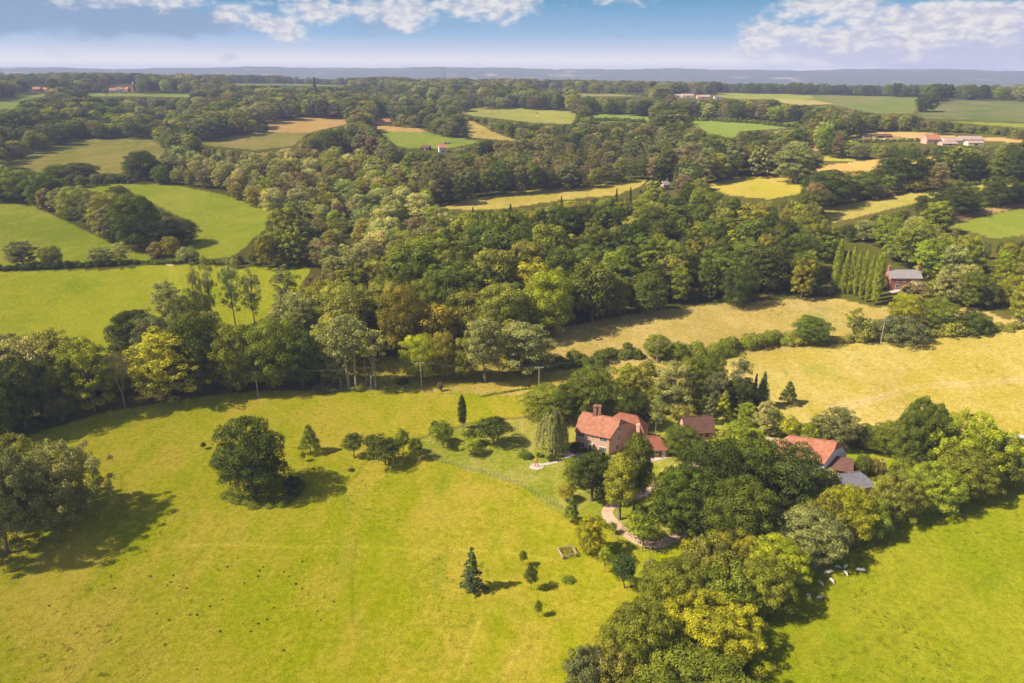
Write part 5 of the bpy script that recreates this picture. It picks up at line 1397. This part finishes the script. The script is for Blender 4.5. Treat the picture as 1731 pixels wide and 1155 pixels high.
# ------------------------------------------------------------------ poles and wires
def pole(x, b, t, label, arm=True):
    P = Vector(at(x, b)); lo, hi = 0, 30
    for _ in range(40):
        m_ = (lo + hi) / 2
        if proj(P.x, P.y, P.z + m_)[1] > t: lo = m_
        else: hi = m_
    hh = (lo + hi) / 2
    root = thing('utility_pole', label, 'utility pole', P)
    MB().tube([(0, 0, -.5), (0, 0, hh)], [.17, .12], 8).build('pole', M['pole'], root)
    if arm:
        MB().box(-1.25, 1.25, -.08, .08, hh - .45, hh - .25).build('crossarm', M['pole'], root)
        for s in (-1.1, 0, 1.1): MB().tube([(s, 0, hh - .25), (s, 0, hh - .02)], [.07, .05], 8).build('insulator', M['white'], root)
    return P, hh


PO = [pole(437, 673, 627, 'wooden pole in front of the green oak at the tree belt'), pole(713, 658, 612, 'wooden pole in front of the yellow-tinged tree'),
      pole(911, 658, 620, 'wooden pole behind the farmhouse garden, in the dry strip'), pole(1110, 614, 577, 'wooden pole beside the long dense thicket'), pole(1488, 583, 540, 'wooden pole on the crest of the straw field')]
a0 = at(-160, 700)
ends = [(Vector(a0), 8.5)] + PO + [(Vector(at(1900, 560)), 8.5)]
for i, (lab) in enumerate(['sagging wire from the first pole out past the tree belt', 'sagging wire between the first and second poles', 'sagging wire between the second and third poles', 'sagging wire from the third pole to the thicket pole', 'sagging wire over the straw field crest', 'sagging wire leaving the crest pole towards the picture edge']):
    (A, ha), (B, hb) = ends[i], ends[i + 1]
    for s in (-1.1, 1.1):
        pts = []
        for k in range(21):
            t = k / 20; q = A.lerp(B, t); q.z = (A.z + ha) * (1 - t) + (B.z + hb) * t - 4 * 1.1 * t * (1 - t); q.x += s * 1; pts.append(q)
        w_ = MB().tube(pts, .013, 5).build('overhead_wire', M['wire'])
        tag(w_, lab, 'wire', 'paired wires ' + str(i + 1))
P = Vector(at(1487, 816)); root = thing('utility_pole', 'dark short pole between the barn lawn and the slate roof', 'utility pole', P)
MB().tube([(0, 0, -.4), (0, 0, 6.2)], [.14, .1], 8).build('pole', M['dark_wood'], root); MB().box(-.12, .12, -.3, .12, 5.5, 6.0).build('lamp_box', M['metal'], root)
# radio mast on the skyline
mx_ = at(752, 170); mx_ = mx_ * (1690 / np.hypot(mx_[0], mx_[1])); P = Vector((mx_[0], mx_[1], float(hgt(mx_[0], mx_[1])))); root = thing('radio_mast', 'thin lattice mast on the wooded skyline', 'mast')
root.location = P; mm = MB()
for a in range(3):
    c_, s_ = math.cos(a * 2.094), math.sin(a * 2.094)
    mm.tube([(2.2 * c_, 2.2 * s_, 0), (.5 * c_, .5 * s_, 36)], [.35, .22], 5)
mm.build('legs', M['metal'], root); ml = MB()
for k in range(12):
    z0, z1 = k * 3, k * 3 + 3; r0, r1 = 2.2 - 1.7 * z0 / 36, 2.2 - 1.7 * z1 / 36
    for a in range(3):
        ml.tube([(r0 * math.cos(a * 2.094), r0 * math.sin(a * 2.094), z0), (r1 * math.cos(a * 2.094 + 2.094), r1 * math.sin(a * 2.094 + 2.094), z1)], .12, 4)
ml.build('lattice', M['metal'], root); MB().box(-1.4, 1.4, -.4, .4, 31, 34).box(-.4, .4, -1.4, 1.4, 28, 29.5).build('antenna', M['metal'], root)

# ------------------------------------------------------------------ fences
def fence(label, pix, gap, hh=1.15, maxp=98, rails=2, mat='dark_wood', thick=.05):
    P = np.array([at(*p) for p in pix]); seg = np.linalg.norm(np.diff(P[:, :2], axis=0), axis=1); cum = np.concatenate([[0], np.cumsum(seg)])
    n = min(maxp, max(3, int(cum[-1] / gap))); t = np.linspace(0, cum[-1], n)
    x = np.interp(t, cum, P[:, 0]); y = np.interp(t, cum, P[:, 1]); z = hgt(x, y)
    root = thing('fence', label, 'fence', (x[0], y[0], z[0]))
    me = MB().tube([(0, 0, -.2), (0, 0, hh)], [thick, thick], 6).mesh('post', M[mat])
    for i in range(n):
        o = put('post', me, root, (x[i] - x[0], y[i] - y[0], z[i] - z[0])); o.scale = (1, 1, random.uniform(.92, 1.08)); o.rotation_euler = (random.uniform(-.05, .05), random.uniform(-.05, .05), 0)
    for k in range(rails):
        zz = hh * (.9 - .45 * k)
        MB().tube([(x[i] - x[0], y[i] - y[0], z[i] - z[0] + zz) for i in range(n)], .014, 4).build('wire', M['wire'], root)


fence('wire and post fence curving round the farmhouse garden', [(706, 774), (740, 781), (790, 793), (840, 808), (880, 822), (915, 842), (945, 858), (968, 872)], 1.1, 1.1)
fence('post fence along the foot of the tree belt', [(440, 664), (490, 662), (560, 661), (640, 660), (700, 658)], 2.4)
fence('post fence between the meadow and the dry strip', [(560, 662), (640, 663), (720, 664), (800, 668), (888, 672)], 2.6)
fence('wire fence below the drive by the sprawling apple-like tree', [(1035, 908), (1050, 917), (1075, 930), (1110, 938), (1135, 936)], 1.3, 1.0)
fence('fence of thin posts along the shaded edge of the sheep field', [(1336, 1025), (1388, 965), (1448, 922), (1490, 897)], 3.2, 1.1, rails=2)
fence('fence of thin posts beyond the hedge gap', [(1516, 886), (1588, 858), (1680, 826), (1740, 808)], 3.2, 1.1)

# timber pen in the rough grass
P = Vector(at(959, 937)); root = thing('timber_pen', 'square pen of weathered timber rails in the rough grass', 'timber pen', P, .28)
for sx in (-1, 1):
    for sy in (-1, 1): MB().box(sx * 1.35 - .09, sx * 1.35 + .09, sy * 1.2 - .09, sy * 1.2 + .09, -.2, 1.0).build('post', M['wood'], root)
for zz in (.35, .8):
    for sy in (-1.2, 1.2): MB().box(-1.6, 1.6, sy - .05 + .15 * np.sign(sy), sy + .05 + .15 * np.sign(sy), zz - .09, zz + .09).build('rail', M['wood'], root)
    for sx in (-1.35, 1.35): MB().box(sx - .05 + .15 * np.sign(sx), sx + .05 + .15 * np.sign(sx), -1.45, 1.45, zz - .09, zz + .09).build('rail', M['wood'], root)
# red sculpture on the paved circle: two leaning uprights joined at the head
P = Vector(cc); root = thing('garden_sculpture', 'small red upright garden sculpture on the pale paved circle', 'sculpture', (P.x, P.y, P.z + .07))
for s in (-1, 1): MB().tube([(s * .42, 0, 0), (s * .3, .02, .7), (s * .1, 0, 1.5), (s * .02, 0, 1.95)], [.11, .1, .09, .06], 8).build('upright', M['red_paint'], root)
MB().tube([(-.3, 0, .85), (0, -.12, 1.0), (.3, 0, .85)], .07, 8).build('crosspiece', M['red_paint'], root); MB().tube([(0, 0, 1.9), (.02, 0, 2.08), (0, 0, 2.25)], [.08, .15, .05], 8).build('finial', M['red_paint'], root)
# bench on the terrace
P = Vector(at(957, 770)); root = thing('garden_bench', 'small pale wooden bench on the terrace beside the willow', 'bench', (P.x, P.y, P.z + .07), .4)
MB().box(-.7, .7, -.2, .25, .4, .46).build('seat', M['wood'], root); MB().box(-.7, .7, .25, .3, .46, .9).build('backrest', M['wood'], root)
for sx in (-.62, .62):
    for sy in (-.15, .22): MB().box(sx - .04, sx + .04, sy - .04, sy + .04, 0, .4).build('leg', M['wood'], root)

# water trough
# ------------------------------------------------------------------ animals
def skinned(name, joints, edges, mat, root_i=0, sub=1):
    me = bpy.data.meshes.new(name); me.from_pydata([j[:3] for j in joints], edges, [])
    o = bpy.data.objects.new(name, me); COL.objects.link(o)
    md = o.modifiers.new('s', 'SKIN'); md.use_smooth_shade = True
    for v, j in zip(me.skin_vertices[0].data, joints): v.radius = (j[3], j[3] * (j[4] if len(j) > 4 else 1)); v.use_root = False
    me.skin_vertices[0].data[root_i].use_root = True
    o.modifiers.new('u', 'SUBSURF').levels = sub
    dg = bpy.context.evaluated_depsgraph_get(); out = bpy.data.meshes.new_from_object(o.evaluated_get(dg))
    bpy.data.objects.remove(o); out.materials.clear(); out.materials.append(mat); out.name = name
    return out


def quadruped(name, mat, neck_low, sc=1., leg=.042, barrel=.28):
    # nose towards -y; hind hocks point backward, front knees straight
    hd = [(0, -.78, .62), (0, -.92, .5)] if not neck_low else [(0, -.8, .3), (0, -.92, .14)]
    J = [(0, .0, .62, barrel), (0, -.32, .62, barrel * .95), (0, .36, .63, barrel * .92), (0, -.58, .66 if not neck_low else .52, barrel * .55), (*hd[0], .1), (*hd[1], .06)]
    E = [(0, 1), (0, 2), (1, 3), (3, 4), (4, 5)]
    for s in (-1, 1):
        k = len(J); J += [(s * .13, -.36, .4, leg * 1.7), (s * .13, -.37, .24, leg), (s * .13, -.36, .02, leg * .9)]; E += [(1, k), (k, k + 1), (k + 1, k + 2)]
        k = len(J); J += [(s * .13, .34, .42, leg * 2), (s * .13, .44, .24, leg), (s * .13, .4, .02, leg * .9)]; E += [(2, k), (k, k + 1), (k + 1, k + 2)]
        k = len(J); J += [(s * .11, hd[0][1] + .04, hd[0][2] + .09, .03)]; E += [(4, k)]
    k = len(J); J += [(0, .6, .6, .05), (0, .66, .42, .03)]; E += [(2, k), (k, k + 1)]
    return skinned(name, [(a * sc, b * sc, c * sc, d * sc) for a, b, c, d in J], E, mat)


stand, graze = quadruped('sheep_body', M['wool'], False, .86), quadruped('sheep_body', M['wool'], True, .86)
SHEEP = [(1397, 971, 0, 80, 'sheep standing nearest the hedge beside another, in the tree shadow'), (1403, 969, 1, 100, 'sheep grazing close beside the one nearest the hedge'), (1415, 961, 1, 70, 'sheep lying deep in the shadow uphill of the group'),
         (1428, 961, 0, 120, 'topmost pale sheep standing between the two pairs'), (1429, 971, 1, 10, 'small sheep directly below the topmost pale sheep'), (1449, 966, 0, 95, 'sheep at the near side of the pair furthest from the hedge'),
         (1457, 967, 1, 85, 'sheep furthest out from the hedge, next to the sunlit grass'), (1386, 988, 1, 30, 'lone small sheep below the pair nearest the hedge'), (1405, 984, 1, 20, 'small pale sheep midway between the pairs and the lowest two'),
         (1366, 1010, 1, 20, 'lowest sheep nearest the hedge foot'), (1384, 1013, 0, 95, 'white sheep at the lowest edge of the flock, seen side on')]
for x, y, k, rz, lab in SHEEP:
    P = at(x, y); o = put('sheep', graze if k else stand, None, P); o.rotation_euler = (0, 0, math.radians(rz)); tag(o, lab, 'sheep', 'sheep in the shade of the hedge')
hz_ = quadruped('horse_body', M['hide'], True, 2.2, .035, .2); hp_ = quadruped('horse_body', M['wool'], True, 2.2, .035, .2)
for x, y, me, lab in ((908, 193, hz_, 'far dark horse grazing in the distant pasture'), (909, 198, hp_, 'far pale horse grazing below the dark one in the distant pasture')):
    o = put('horse', me, None, at(x, y)); o.rotation_euler = (0, 0, 1.5); tag(o, lab, 'horse')

# ------------------------------------------------------------------ dark tussocks dotted over the meadow (rushes and thistles)
TUS = [(83, 1025), (194, 995), (221, 1004), (246, 932), (182, 940), (255, 975), (293, 973), (303, 992), (329, 977), (289, 985), (265, 1038), (267, 1052), (286, 1049), (322, 1040), (333, 1040), (355, 1026), (377, 1014), (384, 959),
       (402, 945), (272, 1069), (343, 1065), (372, 1068), (424, 1068), (428, 1050), (410, 1055), (279, 1090), (208, 1115), (333, 1132), (445, 959), (439, 966), (480, 967), (489, 975), (500, 988), (511, 996), (521, 1006), (454, 1017), (463, 1028),
       (537, 1034), (542, 1049), (451, 1048), (437, 1055), (480, 1100), (570, 953), (547, 973), (369, 964), (283, 990), (324, 1015), (316, 995), (413, 986), (436, 975), (533, 922), (511, 950), (391, 1130), (500, 1025), (548, 1010), (565, 1018)]
g = R_(90)
V, va = [], None
Pp = g.normal(0, .16, (90, 3)); Pp[:, 2] = np.abs(Pp[:, 2]) * 1.1 + .05
V, va = leaves(Pp, unit(90, g) * .6 + np.array([0, 0, .5]), .2, g, g.uniform(.2, .8, 90), .6)
tus = npmesh('tussock', V, np.arange(len(V)).reshape(-1, 4), [M['leaf']], None, {'var': ('FLOAT', 'FACE', va)})
for x, y in TUS:
    o = put('grass_tussock', tus, None, at(x, y)); s_ = random.uniform(.3, .66); o.scale = (s_ * 1.25, s_, s_ * .8); o.rotation_euler = (0, 0, random.uniform(0, 6)); o['tint'] = (.05, .052, .016)
    tag(o, 'small dark rush tussock scattered in the lower meadow', 'tussock', 'dark tussocks in the meadow')
# ------------------------------------------------------------------ sun, sky, air, camera
sun = bpy.data.lights.new('sun', 'SUN'); sun.energy = 5.0; sun.angle = math.radians(.55); sun.color = (1., .89, .70)
so = bpy.data.objects.new('sun', sun); COL.objects.link(so)
sd = Vector((math.sin(SUN_AZ) * math.cos(SUN_EL), math.cos(SUN_AZ) * math.cos(SUN_EL), math.sin(SUN_EL)))
so.rotation_euler = sd.to_track_quat('Z', 'Y').to_euler(); so.location = (-200, -50, 300)

w = bpy.data.worlds.new('World'); scene.world = w; w.use_nodes = True; w.node_tree.nodes.clear()
nt = NT(w.node_tree)
sky = nt.n('ShaderNodeTexSky', sky_type='NISHITA'); sky.sun_disc = False; sky.sun_elevation = SUN_EL; sky.sun_rotation = SUN_AZ; sky.altitude = 100
sky.air_density = 1.; sky.dust_density = .6; sky.ozone_density = 1.5
d = nt.n('ShaderNodeTexCoord').outputs['Generated']
sx = nt.n('ShaderNodeSeparateXYZ', {0: d})
el = nt.math('MULTIPLY', nt.math('ARCSINE', sx.outputs[2]), 57.2958)              # degrees above the horizon
azd = nt.math('MULTIPLY', nt.math('ARCTAN2', sx.outputs[0], sx.outputs[1]), 57.2958)
uv = nt.n('ShaderNodeCombineXYZ', {0: azd, 1: nt.math('MULTIPLY', el, 1.9), 2: 0.}).outputs[0]


def blob(a, e, sa, se, k=1.):
    p = nt.math('POWER', nt.math('DIVIDE', nt.math('SUBTRACT', azd, a), sa), 2.)
    q = nt.math('POWER', nt.math('DIVIDE', nt.math('SUBTRACT', el, e), se), 2.)
    return nt.math('MULTIPLY', nt.math('EXPONENT', nt.math('MULTIPLY', nt.math('ADD', p, q), -1.)), k)


def total(bs):
    s = bs[0]
    for b in bs[1:]: s = nt.math('ADD', s, b)
    return s


def skyang(px, py):
    u_, v_ = (px - CX) / F, (CY - py) / F
    d_ = Vector((u_, CP + v_ * SP, -SP + v_ * CP)).normalized()
    return math.degrees(math.atan2(d_.x, d_.y)), math.degrees(math.asin(d_.z))


def B(px, py, wx, wy, k):
    a, e = skyang(px, py); return blob(a, e, wx / 22., wy / 19., k)


n1 = nt.noise(uv, .30, 7, .52, .2)
n2 = nt.noise(uv, 1.1, 5, .5, .2)
n3 = nt.noise(uv, .16, 4, .5)
# white cumulus, and grey-blue cloud shade, each gathered where the photograph has them
cum = total([B(480, 56, 36, 15, .9), B(560, 14, 130, 26, .85), B(690, 22, 40, 22, .8), B(400, 30, 46, 14, .55), B(840, 12, 95, 26, .95), B(1060, 2, 70, 12, .6), B(1275, 64, 40, 24, 1.), B(1345, 58, 46, 12, .7), B(1440, 62, 55, 28, 1.), B(1400, 6, 100, 20, .8),
             B(1565, 70, 60, 30, .75), B(1630, 18, 80, 16, .75), B(1700, 50, 46, 34, .6), B(250, 2, 110, 14, .8), B(60, 6, 60, 8, .3)])
cden = nt.ramp(nt.math('ADD', nt.math('MULTIPLY', cum, .66), nt.math('MULTIPLY', nt.math('SUBTRACT', nt.math('ADD', nt.math('MULTIPLY', n1, .7), nt.math('MULTIPLY', n2, .3)), .5), 1.6)), .24, .60)
gl = total([B(130, 24, 190, 24, 1.), B(300, 32, 120, 18, .8), B(620, 40, 80, 12, .6), B(-80, 20, 160, 26, .7), B(700, 8, 200, 10, .3)])
lavw = total([B(1640, 78, 150, 34, .85), B(1400, 88, 140, 24, .6), B(1500, 40, 120, 30, .55), B(1800, 40, 120, 60, .7), B(420, 40, 120, 26, .35), B(850, 40, 160, 20, .3)])
gden = nt.ramp(nt.math('ADD', nt.math('MULTIPLY', gl, .8), nt.math('MULTIPLY', nt.math('SUBTRACT', n1, .5), 2.3)), .2, .8)
lden = nt.ramp(nt.math('ADD', nt.math('MULTIPLY', lavw, .8), nt.math('MULTIPLY', nt.math('SUBTRACT', n1, .5), 1.5)), .15, .75)
high = nt.ramp(el, 5., 16.)                                                        # broken cloud over the rest of the sky
hden = nt.math('MULTIPLY', nt.ramp(nt.noise(uv, .09, 6, .6), .45, .62), high)
K = 10.
lo_ = nt.ramp(el, -.1, 4.9)
grad = nt.n('ShaderNodeValToRGB', {0: nt.math('MULTIPLY', el, 1 / 14.)})
cr_ = grad.color_ramp
stops = [(0., (1.12, 1.05, .94)), (.05, (.95, .91, .89)), (.11, (.58, .65, .79)), (.18, (.32, .50, .72)), (.34, (.14, .35, .57)), (1., (.10, .26, .55))]
cr_.elements[0].position = stops[0][0]; cr_.elements[0].color = (*stops[0][1], 1); cr_.elements[1].position = 1.; cr_.elements[1].color = (*stops[-1][1], 1)
for p_, c_ in stops[1:-1]: e_ = cr_.elements.new(p_); e_.color = (*c_, 1)
nish = nt.n('ShaderNodeVectorMath', {0: sky.outputs[0], 1: (.11, .11, .11)}, operation='MULTIPLY').outputs[0]
base = nt.mix(nt.ramp(el, 9., 22.), grad.outputs[0], nish)
c0 = nt.mix(nt.math('MULTIPLY', lden, .8), base, (.50, .52, .70))
c1 = nt.mix(nt.math('MULTIPLY', gden, .8), c0, (.27, .37, .55))
warm = nt.mix(nt.ramp(n2, .35, .65), (.58, .58, .68), (.90, .85, .80))
c2 = nt.mix(nt.math('MULTIPLY', cden, .82), c1, warm)
c3 = nt.mix(nt.math('MULTIPLY', hden, .55), c2, (.8, .8, .82))
bg = nt.n('ShaderNodeBackground', {0: nt.n('ShaderNodeVectorMath', {0: c3, 1: (K, K, K)}, operation='MULTIPLY').outputs[0], 1: .057})
o_ = nt.n('ShaderNodeOutputWorld'); nt.t.links.new(bg.outputs[0], o_.inputs['Surface'])

m, nt = newmat('air')
pv = nt.n('ShaderNodeVolumePrincipled', {'Color': (.58, .64, 1., 1), 'Density': 1.45e-4, 'Anisotropy': .0})
oo = nt.n('ShaderNodeOutputMaterial'); nt.t.links.new(pv.outputs[0], oo.inputs['Volume'])
hb = MB().box(-9000, 9000, -300, 9600, -95, 150).build('haze', m)
tag(hb, kind='stuff')

cam = bpy.data.cameras.new('camera'); co = bpy.data.objects.new('camera', cam); COL.objects.link(co)
cam.sensor_fit = 'HORIZONTAL'; cam.sensor_width = 36; cam.lens = 36 * F / W; cam.clip_start = .5; cam.clip_end = 40000
co.location = (0, 0, CAMZ); co.rotation_euler = (math.pi / 2 - PITCH, 0, 0); scene.camera = co
scene.view_settings.view_transform = 'Standard'; scene.view_settings.look = 'None'; scene.view_settings.gamma = 1; scene.view_settings.exposure = .86
scene.render.engine = 'CYCLES'
cy = scene.cycles
cy.use_denoising = True; cy.denoising_prefilter = 'ACCURATE'; cy.max_bounces = 6; cy.diffuse_bounces = 3; cy.glossy_bounces = 1; cy.transmission_bounces = 2; cy.volume_bounces = 0; cy.transparent_max_bounces = 8
cy.use_adaptive_sampling = True; cy.adaptive_threshold = .015; cy.caustics_reflective = False; cy.caustics_refractive = False
